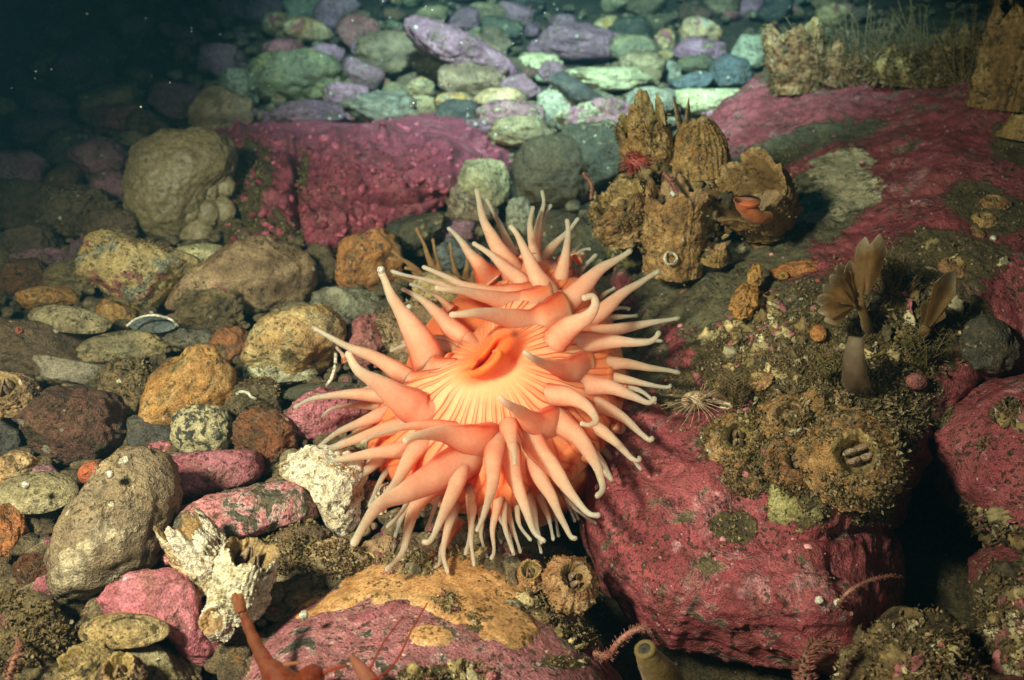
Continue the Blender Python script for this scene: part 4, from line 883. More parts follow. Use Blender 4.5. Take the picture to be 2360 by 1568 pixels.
pebble(868, 1150, 34, 46, 'white', 'small whitish crusted lump right of the white crusted cobble', n=2.6, rough=0.12)
pebble(15, 1010, 40, 55, 'slate', 'dark grey cobble at the left edge beside the maroon one', n=2.6)
pebble(690, 1260, 64, 66, 'brown', 'upright brown weedy lump right of the white barnacles', n=2.6, rough=0.14)
pebble(790, 1290, 70, 50, 'olive', 'olive weedy lump between the brown one and the anemone foot', n=2.5, rough=0.12)
pp([(1040, 462), (1065, 390), (1090, 369), (1165, 378), (1173, 430), (1155, 482), (1090, 480)], 'cream', 'angular pale yellow cobble behind the tallest tentacles', facets=6, thick=60, zoff=0.012)
pebble(1093, 470, 66, 52, 'greybrown', 'smooth round brown cobble in front of the angular pale yellow one', n=2.2)
pp([(1172, 460), (1180, 380), (1215, 327), (1270, 310), (1330, 330), (1362, 390), (1357, 450), (1320, 482), (1240, 484)], 'darkbrown', 'dark brown domed rock behind the top of the anemone', thick=90, facets=1)
pebble(1375, 372, 125, 92, 'mottle', 'black rock with cream mottling left of the barnacle cluster', n=2.5, rough=0.08)
pebble(965, 535, 72, 52, 'mottle', 'dark green-black cobble with yellow flecks right of the rusty-orange one', rot=-15, n=2.5)
pebble(1065, 590, 64, 42, 'bluegrey', 'pale blue-grey cobble behind the upper left tentacles', n=2.4)
pebble(1060, 533, 52, 24, 'purple', 'small pinkish cobble under the smooth round brown one', n=2.6)
pebble(1200, 500, 34, 44, 'creamgrey', 'pale green-grey cobble between the two tallest tentacle tufts', n=2.5)
pebble(1290, 545, 80, 60, 'mottle', 'dark flecked cobble in shadow behind the upper tentacles', n=2.5)
pebble(1380, 560, 60, 70, 'mottle', 'dark bluish rock below the barnacle cluster', n=2.5)
pebble(1452, 562, 58, 58, 'lime', 'yellow-green crusted lump between the tentacles and the barnacle cluster', n=2.6, depth=0.70, rough=0.12)
# lit far field
pebble(1395, 186, 104, 30, 'cream', 'long flat pale yellow cobble in the bright far background', n=2.5, thick=60)
pp([(1260, 187), (1290, 167), (1330, 184), (1402, 236), (1387, 257), (1330, 242)], 'slate', 'dark angular cobble in front of the long pale yellow one', zoff=0.02)
pebble(1200, 212, 54, 38, 'purple', 'round violet-pink cobble left of the dark angular one', n=2.3)
pebble(1292, 242, 54, 56, 'creamgrey', 'grey-green cobble with pale spots below the dark angular one', n=2.4)
pebble(1178, 272, 76, 42, 'pinkcream', 'pink and cream blotched cobble behind the pink slab', n=2.5)
pebble(1372, 264, 88, 38, 'pinkcream', 'broad pink and cream cobble left of the barnacle cluster', n=2.5)
pebble(1248, 150, 56, 30, 'cream', 'whitish cobble above the round violet-pink one', n=2.5)
pebble(1272, 168, 40, 24, 'purple', 'small violet cobble under the whitish one', n=2.5)
pebble(1046, 242, 44, 26, 'tan', 'yellowish cobble behind the middle of the pink slab', n=2.5)
pebble(886, 252, 76, 42, 'creamgrey', 'grey mossy cobble just behind the left half of the pink slab', n=2.4)
pebble(972, 208, 36, 28, 'tan', 'tan cobble behind the grey mossy one', n=2.5)
pebble(975, 248, 36, 26, 'olive', 'olive cobble between the grey mossy and the yellowish ones', n=2.5)
pebble(1085, 190, 84, 54, 'olive', 'greenish-brown rock behind the yellowish cobble', n=2.4)
pp([(930, 60), (960, 40), (1020, 55), (1100, 90), (1180, 140), (1195, 182), (1120, 175), (1020, 140), (950, 100)], 'purple', 'long sloping violet rock with a knobbly crest, far background', zoff=0.03, rough=0.1)
pebble(905, 130, 90, 56, 'olive', 'dim greenish rock left of the sloping violet one', n=2.4)
pebble(1000, 150, 60, 36, 'brown', 'brown cobble below the sloping violet rock', n=2.5)
pebble(680, 172, 112, 66, 'greyolive', 'big dim grey-green rock in the far left background', n=2.4)
pebble(700, 266, 98, 32, 'purple', 'smooth pale violet cobble behind the left end of the pink slab', n=2.4, rot=-4)
pebble(790, 218, 62, 26, 'purple', 'flat violet-grey cobble left of the grey mossy one', n=2.5)
pebble(1456, 76, 56, 36, 'mottle', 'round dark speckled cobble far back near the top', n=2.2)
pebble(1532, 98, 24, 32, 'tan', 'small yellow-olive cobble beside the far speckled one', n=2.4)
pebble(1330, 96, 115, 44, 'purple', 'wide dim violet rock far back', n=2.5)
pebble(1482, 168, 60, 46, 'olive', 'greenish cobble right of the long pale yellow one', n=2.4)
pebble(1590, 190, 54, 24, 'bluegrey', 'blue-grey cobble tilted on the bright far seabed', rot=-22, n=2.6)
pebble(1684, 172, 46, 44, 'bluegrey', 'blue-grey domed cobble just left of the boulder crest', n=2.3)
pebble(1612, 120, 60, 30, 'purple', 'violet cobble above the tilted blue-grey one', n=2.4)
pebble(1640, 236, 110, 30, 'cream', 'broad pale cobble beside the left edge of the big boulder', n=2.6)
pebble(1640, 262, 24, 12, 'purple', 'tiny bright violet cobble at the left edge of the big boulder', n=2.4)
pebble(1500, 236, 60, 34, 'creamgrey', 'pale grey cobble behind the top of the barnacle cluster', n=2.4)
pebble(1725, 120, 50, 40, 'creamgrey', 'pale green cobble behind the barnacles on the boulder crest', n=2.4)
pebble(1205, 305, 76, 36, 'olive', 'olive cobble with cream flecks right of the pink slab', n=2.4)
pebble(1115, 292, 48, 22, 'purple', 'pinkish cobble wedged behind the right end of the pink slab', n=2.4)
pebble(545, 212, 50, 50, 'creamgrey', 'knobbly pale cobble in the dim left background', n=2.6, rough=0.12)
pebble(410, 232, 62, 46, 'purple', 'violet cobble left of the knobbly pale one', n=2.4)
pebble(120, 302, 84, 42, 'purple', 'dim violet cobble in the dark left background', n=2.4)
pebble(240, 372, 80, 52, 'purple', 'violet cobble left of the pale rounded sponge ball', n=2.4)
pebble(270, 440, 60, 46, 'purple', 'pinkish-violet cobble touching the sponge ball on its lower left', n=2.4)
pebble(300, 330, 48, 26, 'greyolive', 'grey-green cobble behind the sponge ball', n=2.4)
pebble(60, 470, 90, 60, 'brown', 'dim brown rock in the left middle, behind the dark gap', n=2.5)
pebble(180, 490, 80, 56, 'darkbrown', 'dark mossy rock left of the tan angular cobble', n=2.5, rough=0.12)
pebble(60, 560, 80, 44, 'darkbrown', 'dark rock above the ribbed orange cobble', n=2.5)
pebble(95, 600, 60, 30, 'purple', 'purple cobble behind the ribbed orange one', n=2.5)
pebble(185, 590, 34, 50, 'purple', 'narrow violet cobble against the left side of the angular tan one', n=2.5)
pebble(165, 640, 60, 44, 'brown', 'brown weedy cobble below the narrow violet one', n=2.5, rough=0.12)
pebble(255, 520, 60, 40, 'darkbrown', 'dark brown cobble behind the angular tan one', n=2.5)
pebble(740, 610, 46, 46, 'darkbrown', 'dark weedy cobble between the olive slab and the rusty-orange one', n=2.5)
pebble(690, 740, 70, 46, 'greybrown', 'grey-brown cobble behind the bumpy ochre one', n=2.4)
pebble(460, 590, 60, 30, 'cream', 'small pale cobble between the angular tan one and the olive slab', n=2.5)

# ---- nameless fillers: every further cobble of the seabed, described by its nearest described neighbour
CN = {'pink': 'pink crusted', 'purple': 'dull violet', 'brown': 'brown', 'darkbrown': 'dark brown', 'olive': 'olive', 'mottle': 'dark flecked', 'creamgrey': 'pale grey', 'grey': 'grey', 'slate': 'slate-dark', 'greyolive': 'grey-green', 'tan': 'tan', 'redbrown': 'maroon', 'orange': 'orange-brown', 'cream': 'cream'}
heroes = list(PEB); used_l = set(); rgf = np.random.default_rng(21)
keys = ['purple', 'purple', 'brown', 'olive', 'mottle', 'creamgrey', 'greyolive', 'darkbrown', 'pink', 'slate', 'redbrown', 'tan']
fill = []
def free(C, r, lst): return all(np.hypot(C[0]-q[0], C[1]-q[1]) > (r+q[2])*0.72 for q in lst)
occ = [(p[5][0], p[5][1], p[6]) for p in heroes]
tries = 0
while len(fill) < 240 and tries < 16000:
    tries += 1
    px = rgf.uniform(-60, 2000); py = rgf.uniform(-40, 1500) if rgf.random() < 0.4 else rgf.uniform(-60, 420)
    if px > 1700 and py > 60: continue
    if px > 900 and py > 560: continue
    if 480 < px < 1190 and 285 < py < 590: continue
    d = gdepth(px, py, 0.01); r = (0.008+0.030*rgf.random()**1.5)*(1.0 if py < 420 else 0.8)
    C = P(px, py, d)
    if not free(C, r, occ): continue
    occ.append((C[0], C[1], r)); fill.append((px, py, r*F/d))
for px, py, rp in fill:
    m = keys[rgf.integers(len(keys))]
    if py < 200 and px < 900 and rgf.random() < 0.4: m = 'purple'
    dd = sorted(heroes, key=lambda q: (q[0]-px)**2+(q[1]-py)**2)
    size = 'tiny' if rp < 22 else 'small' if rp < 40 else 'mid-sized' if rp < 62 else 'large'
    def ref(q): return q[4].split(',')[0]
    q = dd[0]; dx, dy = px-q[0], py-q[1]
    where = ('right of' if dx > 0 else 'left of') if abs(dx) > abs(dy)*1.3 else ('behind' if dy < 0 else 'in front of')
    short = ' '.join(ref(q).split()[:8])
    short = re.sub(r'\s(the|a|of|in|its|to|and|with|at|on|from|right|left|behind|under|beside|between|just)$', '', re.sub(r'\s(the|a|of|in|its|to|and|with|at|on|from|right|left|behind|under|beside|between|just)$', '', short)); lab = f"{size} {CN[m]} cobble {where} the {short}"
    sh = ''
    for alt in ('', 'rounded ', 'flattish ', 'lumpy ', 'oval ', 'squat '):
        l2 = lab.replace(' cobble', ' '+alt+'cobble', 1) if alt else lab
        if l2 not in used_l: lab = l2; sh = alt.strip(); break
    used_l.add(lab)
    ry = rp*rgf.uniform(0.5, 0.8)*(0.7 if sh == 'flattish' else 1)
    pebble(px, py, rp, ry, m, lab, rot=rgf.uniform(-25, 25), n=2.2 if sh in ('rounded', 'oval') else rgf.uniform(2.2, 3.0), sub=4, lump=0.25 if sh == 'lumpy' else 0.15, sink=0.25, group='cobbles scattered over the seabed', rough=0.05)

# gravel nobody could count
rg = np.random.default_rng(31); gv, gf = [], []; IV, IF = ico(1); IV2, IF2 = ico(2)
cl = []
cnt = 0; off = 0
for _ in range(5200):
    px = rg.uniform(-80, 2440); py = 1650*rg.random()**0.8-60
    if px > 1180 and py > 560: continue
    C = P(px, py, gdepth(px, py, 0.0)); r = rg.uniform(0.0025, 0.008)*(1.3 if py < 300 else 1.0)
    v = IV2*(1+0.25*rg.normal(size=(len(IV2), 1))*0.25)*np.array([r, r*rg.uniform(.6, 1), r*rg.uniform(.4, .8)])
    a = rg.uniform(0, 6.28); v = np.c_[v[:, 0]*math.cos(a)-v[:, 1]*math.sin(a), v[:, 0]*math.sin(a)+v[:, 1]*math.cos(a), v[:, 2]]
    gv.append(v+np.array([C[0], C[1], r*0.2+rg.uniform(0, 0.004)])); gf.append(IF2+off); off += len(IV2)
GR = rock_mat('gravel_mix', [(0.07, 0.05, 0.03), (0.20, 0.14, 0.07), (0.42, 0.34, 0.20)], 70, [((0.42, 0.13, 0.18), 45, 0.60, 0.03), ((0.36, 0.16, 0.05), 55, 0.60, 0.04), ((0.06, 0.055, 0.045), 50, 0.6, 0.04)], bump=0.8, var=0)
tag(mk('gravel', np.vstack(gv), np.vstack(gf), GR, origin=(0, 0, 0)), 'loose gravel filling the gaps between the cobbles', 'gravel', None, 'stuff')
# ================================================================ barnacles and other growth
def seat(x, y):
    p0, n0 = on_boulder(x, y, -0.004); return x, y, float((p0-CAM)@FWD)
print('seat', seat(1560, 640), seat(1760, 500), seat(1630, 600))
def seat(x, y):
    p0, n0 = on_boulder(x, y, -0.004); return x, y, float((p0-CAM)@FWD)
t, s = barnacle(1548, 628, 0.640, (.02, .92, .38), 52, 66, 190, 'tall brown barnacle at the foot of the cluster, narrow below and flaring up', 3, 0.20, inner=0.6, plates=False)
fuzz_on(t, s, 140, 'turfd', 'brown silty turf on the lowest barnacle of the cluster', 31)
t, s = barnacle(1440, 525, 0.650, (-.38, .62, .68), 54, 60, 92, 'squat weed-covered barnacle sticking out left of the cluster', 5, 0.34, inner=0.8, plates=False)
fuzz_on(t, s, 380, 'turf', 'olive silty turf on the squat left barnacle', 32, 0.006)
t, s = barnacle(1500, 405, 0.668, (-.20, .80, .56), 46, 52, 138, 'ragged ochre barnacle with a broken rim, top left of the cluster', 8, 0.42, inner=0.8, plates=False)
fuzz_on(t, s, 220, 'turfd', 'brown silty turf round the ragged rim of the ochre barnacle', 33, 0.006, sel=None)
t, s = barnacle(1612, 410, 0.660, (-.14, .96, .24), 56, 30, 128, 'domed barnacle with two pointed plates gaping at its top', 11, 0.10, inner=0.35, plates=False, bulge=0.42, ribs=30, crust=0.5)
u, v, w_ = basis((-.14, .96, .24)); sc = 0.660/F; C0 = P(1612, 410, 0.660)
for sd, ln in ((-1, 1.0), (1, 0.9)):
    pv, pf = ico(4); q = pv.copy(); tz = (q[:, 2]+1)/2
    x = sd*(4+15*tz)+q[:, 0]*8*(1-tz)**0.6; y = q[:, 1]*22*(1-tz)**0.7; z = 96+tz*100*ln
    mk('operculum_plate', C0+sc*((x-26)[:, None]*u+y[:, None]*v+z[:, None]*w_), pf, M['plate'], t)
fuzz_on(t, s, 300, 'turfd', 'brown fuzz on the domed beaked barnacle', 34, 0.004)
t, s = barnacle(1765, 492, 0.652, (-.50, .38, .78), 62, 88, 120, 'big open empty barnacle cup with a smooth brown inside, right of the cluster', 14, 0.34, inner=0.9, plates=False, ribs=10, bulge=0.10, crust=0.6)
fuzz_on(t, s, 160, 'turfd', 'brown fuzz on the outside of the empty barnacle cup', 35, 0.004)
t, s = barnacle(1640, 600, 0.632, (.1, .8, .5), 30, 22, 36, 'small barnacle at the foot of the cluster, right side', 17, 0.2, inner=0.6, plates=False)
rg = np.random.default_rng(15); cp_ = []; cn_ = []
for (x, y, d_) in [(1470, 400, .652), (1500, 430, .648), (1530, 400, .650), (1560, 420, .645), (1450, 440, .645), (1580, 440, .645), (1600, 420, .645), (1480, 470, .640), (1520, 470, .635), (1440, 480, .640), (1640, 420, .648), (1630, 470, .640), (1655, 520, .635), (1600, 560, .628), (1500, 540, .630), (1660, 560, .630)]:
    for k in range(9): cp_.append(P(x+rg.normal()*18, y+rg.normal()*18, d_+rg.normal()*.004)); cn_.append(-FWD)
crumbs(np.array(cp_), np.array(cn_), RUB[:2]+RUB[3:4], 'overgrown lumps wedged between the barnacles of the cluster', 64, 0.0016, 0.0060)
# crest barnacles
t, s = barnacle(*seat(1838, 205), (-.16, .90, .42), 46, 60, 128, 'orange-based barnacle with a weedy rim at the left end of the boulder crest', 21, 0.22, inner=0.8, plates=False)
fuzz_on(t, s, 900, 'turfd', 'dark turf over the left crest barnacle', 36, 0.012)
t, s = barnacle(*seat(1935, 195), (.14, .86, .46), 40, 44, 70, 'shaggy low barnacle second from the left on the boulder crest', 22, 0.4, inner=0.8, plates=False)
fuzz_on(t, s, 700, 'turfd', 'dark shaggy turf over the second crest barnacle', 37, 0.014)
t, s = barnacle(*seat(2080, 190), (.05, .9, .4), 62, 44, 60, 'dark weed-buried barnacle mound in the middle of the boulder crest', 23, 0.4, inner=0.6, plates=False, bulge=0.3)
fuzz_on(t, s, 1200, 'turfd', 'dark shaggy turf over the middle crest barnacle', 38, 0.018)
t, s = barnacle(*seat(2200, 185), (-.12, .88, .4), 50, 38, 92, 'dark weedy barnacle right of the middle of the boulder crest', 26, 0.4, inner=0.6, plates=False, bulge=0.3)
fuzz_on(t, s, 900, 'turfd', 'dark shaggy turf over the barnacle right of the crest middle', 40, 0.018)
t, s = barnacle(*seat(2310, 250), (.05, .93, .35), 58, 62, 215, 'pale brown ribbed barnacle at the top right corner', 24, 0.3, inner=0.7, plates=False, ribs=30)
fuzz_on(t, s, 300, 'turfd', 'dark turf on the top right barnacle', 39, 0.008)
t, s = barnacle(*seat(2350, 320), (.1, .9, .35), 40, 30, 56, 'small orange-brown barnacle on the right edge below the crest', 25, 0.2, inner=0.6)
# right side clump
t, s = barnacle(1965, 1060, 0.478, (-.10, .35, .92), 96, 52, 84, 'stout barnacle with closed plates in a dark diamond opening, right foreground', 27, 0.12, inner=0.62, plates=False)
u, v, w_ = basis((-.10, .35, .92)); C0 = P(1965, 1060, 0.478); sc = 0.478/F
for sd in (-1, 1):
    for hf in (-1, 1):
        pv, pf = ico(4); q = pv.copy()
        x = hf*15+q[:, 0]*18; y = sd*(9+3*np.cos(q[:, 0]*1.5))+q[:, 1]*8; z = 58+q[:, 2]*14-np.abs(y)*0.5+1.2*np.sin(q[:, 1]*18)
        xr, yr = x*math.cos(.35)-y*math.sin(.35), x*math.sin(.35)+y*math.cos(.35)
        mk('operculum_plate', C0+sc*(xr[:, None]*u+yr[:, None]*v+z[:, None]*w_), pf, M['plate'], t)
fuzz_on(t, s, 900, 'turf', 'crumbly silt on the stout right foreground barnacle', 41, 0.005)
for i, (bx, by, r, lab) in enumerate([(1700, 1010, 60, 'silted barnacle stump at the left end of the right foreground clump'), (1810, 955, 52, 'silted barnacle with a dark hole, top of the right foreground clump'), (1830, 1060, 56, 'ochre barnacle left of the stout closed one'), (1720, 1090, 40, 'small ochre barnacle hanging from the overhang, left'), (2000, 1130, 50, 'pale ragged barnacle below the stout closed one'), (1900, 930, 44, 'pale barnacle above the stout closed one'), (2060, 1000, 40, 'brown barnacle right of the stout closed one')]):
    p0, n0 = on_boulder(bx, by, -0.004); x_, y_, d_ = proj(p0[None])
    ax = (-0.2+0.15*(i % 3), 0.45-0.25*(i in (3, 4)), 0.85)
    t, s = barnacle(bx, by+12, float(d_[0]), ax, r, r*0.62, r*0.9, lab, 50+i, 0.26, inner=0.7, plates=(i % 2 == 0))
    fuzz_on(t, s, 520, 'turf' if i % 2 else 'turfd', 'silty turf on the '+lab, 60+i, 0.005)
for i, (bx, by, r, lab) in enumerate([(2195, 618, 30, 'ring-shaped old barnacle scar high on the right of the boulder'), (2265, 510, 26, 'small grey barnacle scar right of the cream patch'), (2240, 540, 22, 'grey-green barnacle below the small grey scar'), (2290, 470, 30, 'flat grey barnacle near the right edge'), (1750, 880, 26, 'brown barnacle with an open top beside the orange sponge square'), (2075, 560, 22, 'small brown barnacle above the pale fronds')]):
    p0, n0 = on_boulder(bx, by, -0.002); x_, y_, d_ = proj(p0[None]); na_ = (float(n0@RT), float(n0@UP), float(-n0@FWD))
    barnacle(bx, by, float(d_[0]), na_, r, r*0.62, r*0.55, lab, 80+i, 0.12, inner=0.7)
# yellowish sea squirt-like barnacle below the anemone
t, s = barnacle(1310, 1355, 0.482, (.25, .55, .75), 48, 36, 62, 'brown smooth barnacle with a slit top under the lower right tentacles', 91, 0.06, inner=0.5, bulge=0.45)
fuzz_on(t, s, 120, 'turfd', 'brown fuzz on the smooth barnacle under the tentacles', 92, 0.004)
t, s = barnacle(1225, 1330, 0.487, (-.2, .6, .7), 30, 24, 34, 'small orange-brown barnacle left of the smooth one under the tentacles', 93, 0.2, inner=0.6)
# bright pair on the left
t, s = barnacle(490, 1330, 0.462, (-.30, .88, .36), 56, 46, 140, 'bright white and ochre barnacle, tall, lower left', 101, 0.30, mat='white', inner=0.4, plates=False, ribs=30)
t, s = barnacle(545, 1395, 0.445, (.34, .86, .36), 52, 60, 150, 'ribbed ochre-white barnacle leaning right, beside the tall white one', 104, 0.16, mat='white', inner=0.5, plates=True, ribs=44)
t, s = barnacle(505, 1430, 0.437, (-.35, .2, .9), 38, 30, 34, 'chalky white barnacle stump at the base of the bright pair', 106, 0.2, mat='white', inner=0.4, plates=False, ribs=40)
t, s = barnacle(20, 915, 0.555, (.15, .7, .7), 52, 40, 50, 'pale ochre barnacle at the left edge above the maroon cobble', 108, 0.24, mat='ochre', inner=0.6)
t, s = barnacle(200, 1535, 0.41, (-.4, .6, .7), 48, 30, 44, 'pale ochre barnacle in front of the ochre shell', 109, 0.25, mat='ochre', inner=0.7)
t, s = barnacle(280, 1560, 0.402, (.1, .7, .7), 44, 32, 40, 'pale barnacle under the ochre shell at the bottom edge', 110, 0.25, mat='ochre', inner=0.7)
# turf on lumps
for (cx, cy, r, zz, k, lab, mat) in [(690, 1235, 62, .495, 900, 'olive weed on the upright lump right of the white barnacles', 'turf'), (790, 1275, 70, .485, 1100, 'olive weed between the white crusted cobble and the anemone', 'turf'), (40, 1450, 110, .435, 700, 'brown weed on the bottom left cobble', 'turfd'), (180, 480, 80, .84, 500, 'dark weed on the mossy rock left of the sponge ball', 'turfd'), (950, 770, 80, .60, 800, 'olive moss on the rock between the left tentacles', 'turf'), (250, 620, 50, .74, 300, 'brown weed in the gap left of the angular tan cobble', 'turfd'), (300, 870, 60, .61, 400, 'moss on the brown cobble left of the hollow orange one', 'turf'), (570, 900, 70, .60, 260, 'dark moss on the dark brown cobble', 'turfd')]:
    rg = np.random.default_rng(int(cx)); best = min(PEB, key=lambda q: (q[0]-cx)**2+(q[1]-cy)**2)
    ob = next(o for o in bpy.data.objects if o.get('label') == best[4])
    vv = np.array([v.co[:] for v in ob.data.vertices])+np.array(ob.location); nn_ = np.array([v.normal[:] for v in ob.data.vertices])
    face = (nn_@FWD < 0.15) & (fbm(vv*55+cx, 3) > -0.05); idx = np.where(face)[0]; idx = rg.choice(idx, min(k, len(idx)), replace=False)
    turf('silt_turf', vv[idx], nn_[idx], mat, lab, 0.005, 5, int(cx), 0.003, 0.25)

def bush(x, y, h, wd, label, seed, mat='turfd', lift=0.0):
    rg = np.random.default_rng(seed); c0 = on_boulder(x, y, lift)[0]; d0 = float((c0-CAM)@FWD); parts = []
    for k in range(34):
        a = rg.normal()*0.5; L = h*rg.uniform(.4, 1.1); bx, by = x+rg.normal()*wd*.3, y+rg.normal()*6
        tip = (bx+L*math.sin(a), by-L*math.cos(a)); dz = rg.normal()*.008
        pth = catmull([P(bx, by, d0), P((bx+tip[0])/2+rg.normal()*6, (by+tip[1])/2, d0+dz*.6-.004), P(*tip, d0+dz-.006)], 9)
        parts.append(tube(pth, np.linspace(.0007, .0003, 9), 4))
        for q in range(2, 9):
            for sd in (-1, 1):
                e = pth[q]+(RT*sd*math.cos(a)+UP*0.7)*.0035*rg.uniform(.5, 1.3)-FWD*rg.normal()*.002
                parts.append(tube([pth[q], e], [.0003, .0002], 3, cap=False))
    V, Fc = join(parts); return tag(mk('hydroid', V, Fc, M[mat]), label, 'hydroid')
for i, (x, y, h, wd, lab) in enumerate([(1890, 190, 150, 40, 'dark feathery hydroid bush between the first two crest barnacles'), (1990, 180, 170, 60, 'tall shaggy hydroid bush right of the second crest barnacle'), (2075, 170, 150, 60, 'shaggy hydroid bush on the weed-buried crest mound'), (2150, 190, 180, 60, 'dense dark hydroid bush right of the middle of the crest'), (2240, 200, 190, 50, 'tall dark hydroid bush left of the pale top right barnacle'), (2060, 690, 110, 40, 'brown hydroid bush between the leafy fronds and the single frond'), (1930, 880, 70, 40, 'low brown hydroid tuft behind the stout closed barnacle'), (1700, 930, 70, 40, 'brown hydroid tuft at the left end of the right foreground clump'), (2130, 850, 90, 50, 'brown hydroid tuft right of the pale tube squirt')]):
    bush(x, y, h, wd, lab, 200+i)
# sponge ball
Cs = thing('sponge_ball', P(410, 500, 0.86), 'pale tan rounded sponge ball with small lobes, left of the pink slab', 'sponge')
D_, Fi = ico(6)
SPM = rock_mat('pale_sponge', [(0.20, 0.145, 0.07), (0.25, 0.185, 0.092), (0.30, 0.22, 0.115)], 45, [((0.22, 0.14, 0.05), 30, 0.60, 0.08)], [((0.08, 0.06, 0.02), 260, 0.2)], bump=0.15, var=0.0, silt=0.15, dots=0.25)
s_ = 0.84/F; rv = P(405, 430, 0.84)
q = D_.copy(); kx = poly_r(np.array([(290, 420), (310, 350), (360, 310), (430, 298), (500, 305), (540, 340), (535, 400), (500, 440), (470, 500), (440, 550), (390, 560), (330, 540), (295, 490)], float), np.array([405, 430.]), np.arctan2(q[:, 1], q[:, 0]))
rr_ = np.hypot(q[:, 0], q[:, 1]); kx = kx*(0.4+0.6*rr_)+115*0.6*(1-rr_)
dsp = 1+0.05*fbm(D_*3.5+1, 3)+0.025*fbm(D_*14, 3)
Vs = rv+s_*((q[:, 0]*kx*dsp)[:, None]*RT+(q[:, 1]*kx*dsp)[:, None]*UP-(q[:, 2]*95*dsp)[:, None]*FWD)
mk('body', Vs, Fi, SPM, Cs)
for (lx, ly, r) in [(510, 485, 26), (470, 492, 28), (430, 490, 24), (452, 540, 30), (490, 400, 26), (440, 440, 26), (475, 440, 22), (515, 430, 22), (405, 500, 20)]:
    c0 = P(lx, ly, 0.84-0.018+0.00014*abs(lx-405)); dd, ff = ico(4); f2 = 1+0.10*fbm(dd*2.5+lx, 3)
    mk('lobe', c0+(dd*(f2*r*1.25*s_)[:, None])@(np.eye(3)-0.5*np.outer(FWD, FWD)), ff, SPM, Cs)

# small sponges, fronds, squirts on the boulder
def blob(name, cx, cy, rx, ry, dz, mat, label, cat, rot=0, seed=1, th=0.6, lump=0.3):
    p0, n0 = on_boulder(cx, cy, dz); D, ff = ico(5)
    d_ = float((p0-CAM)@FWD); s = d_/F; u, v, w_ = basis((float(n0@RT), float(n0@UP), float(-n0@FWD)+.3)); a = R_(rot)
    f = 1+lump*fbm(D*1.8+seed, 4); q = D*f[:, None]*np.array([rx, ry, th*min(rx, ry)])
    q = np.c_[q[:, 0]*math.cos(a)+q[:, 1]*math.sin(a), -q[:, 0]*math.sin(a)+q[:, 1]*math.cos(a), q[:, 2]]
    return tag(mk(name, p0+s*(q[:, :1]*u+q[:, 1:2]*v+q[:, 2:3]*w_), ff, M[mat]), label, cat)
blob('sponge', 1728, 745, 30, 46, 0.012, 'sponge2', 'upright orange sponge lump with a narrow top, on the middle of the boulder', 'sponge', 10, 2, 0.9, 0.35)
blob('sponge', 1748, 690, 16, 34, 0.012, 'sponge2', 'pointed brownish-orange sponge finger above the orange lump', 'sponge', 5, 3, 0.9)
blob('sponge', 1888, 795, 18, 26, 0.008, 'sponge2', 'small square orange sponge on the boulder', 'sponge', 0, 4, 0.5, 0.12)
blob('sponge', 1850, 637, 62, 24, 0.000, 'sponge2', 'long orange sponge patch left of the pale fronds', 'sponge', -12, 5, 0.3, 0.4)
blob('sponge', 1808, 658, 13, 12, 0.003, 'sponge2', 'tiny round orange sponge beside the long orange patch', 'sponge', 0, 6, 0.8, 0.1)
blob('sponge', 1763, 570, 30, 16, 0.000, 'sponge2', 'flat oval orange sponge below the empty barnacle cup', 'sponge', 0, 7, 0.3, 0.15)
blob('sponge', 1830, 1172, 60, 46, 0.000, 'lime', 'yellow-green sponge crust on the overhang lip', 'sponge', 10, 8, 0.3, 0.4)
blob('sponge', 2100, 880, 30, 20, 0.004, 'pink', 'round pink nodule right of the pale translucent squirt', 'coralline nodule', 0, 9, 0.7, 0.1)
blob('sea_squirt', 2270, 800, 70, 66, 0.004, 'mottle', 'dark green rounded lump near the right edge', 'sea squirt', 0, 10, 0.6, 0.2)
def frond(parent, x0, y0, x1, y1, w, d, seed, lobes=3, name='frond'):
    """leafy lobed blade with real thickness and a pale fringe"""
    n, m = 30, 70; ax = np.array([x1-x0, y1-y0], float); L = np.linalg.norm(ax); ax /= L; pr = np.array([-ax[1], ax[0]])
    U, Wd = np.meshgrid(np.linspace(0, 1, n), np.linspace(-1, 1, m), indexing='ij')
    edge = 1-0.26*Wd**2*U**3-0.04*np.cos(Wd*3+seed)**2
    ln = U*L*edge; wd = w*(0.14+0.86*np.sin(np.clip(U, 0, 1)**0.9*math.pi*0.62)**1.3)*Wd*(1+0.08*np.sin(U*9+seed))
    px = x0+ax[0]*ln+pr[0]*wd; py = y0+ax[1]*ln+pr[1]*wd
    dz = d-0.004*U+0.004*np.sin(Wd*2.2+seed)*U+0.002*np.sin(U*5+seed)
    V = []
    for sgn in (0, 1): V.append(Pv(px.ravel(), py.ravel(), dz.ravel()+sgn*0.0012))
    V = np.vstack(V); nv = n*m; Q = []
    for i in range(n-1):
        for j in range(m-1):
            a = i*m+j; Q.append((a, a+1, a+m+1, a+m)); Q.append((a+nv, a+m+nv, a+m+1+nv, a+1+nv))
    for i in range(n-1):
        for j in (0, m-1): a = i*m+j; Q.append((a, a+m, a+m+nv, a+nv))
    for j in range(m-1):
        for i in (0, n-1): a = i*m+j; Q.append((a, a+1, a+1+nv, a+nv))
    b0, t0 = lin((176, 136, 84)), lin((226, 208, 172)); k = sstep(0.66, 1.0, U.ravel())[:, None]
    c = b0+(t0-b0)*k; c = np.vstack([c, c])*(1+0.2*fbm(V*150+seed, 3))[:, None]
    mk(name, V, Q, M['glassy'], parent, cols=np.clip(c, 0, 1))
fr = thing('leafy_bryozoan', on_boulder(1990, 760)[0], 'pale-tipped leafy fronds on a stalk, right foreground on the boulder', 'bryozoan')
dB = float((on_boulder(1990, 720)[0]-CAM)@FWD)-0.035
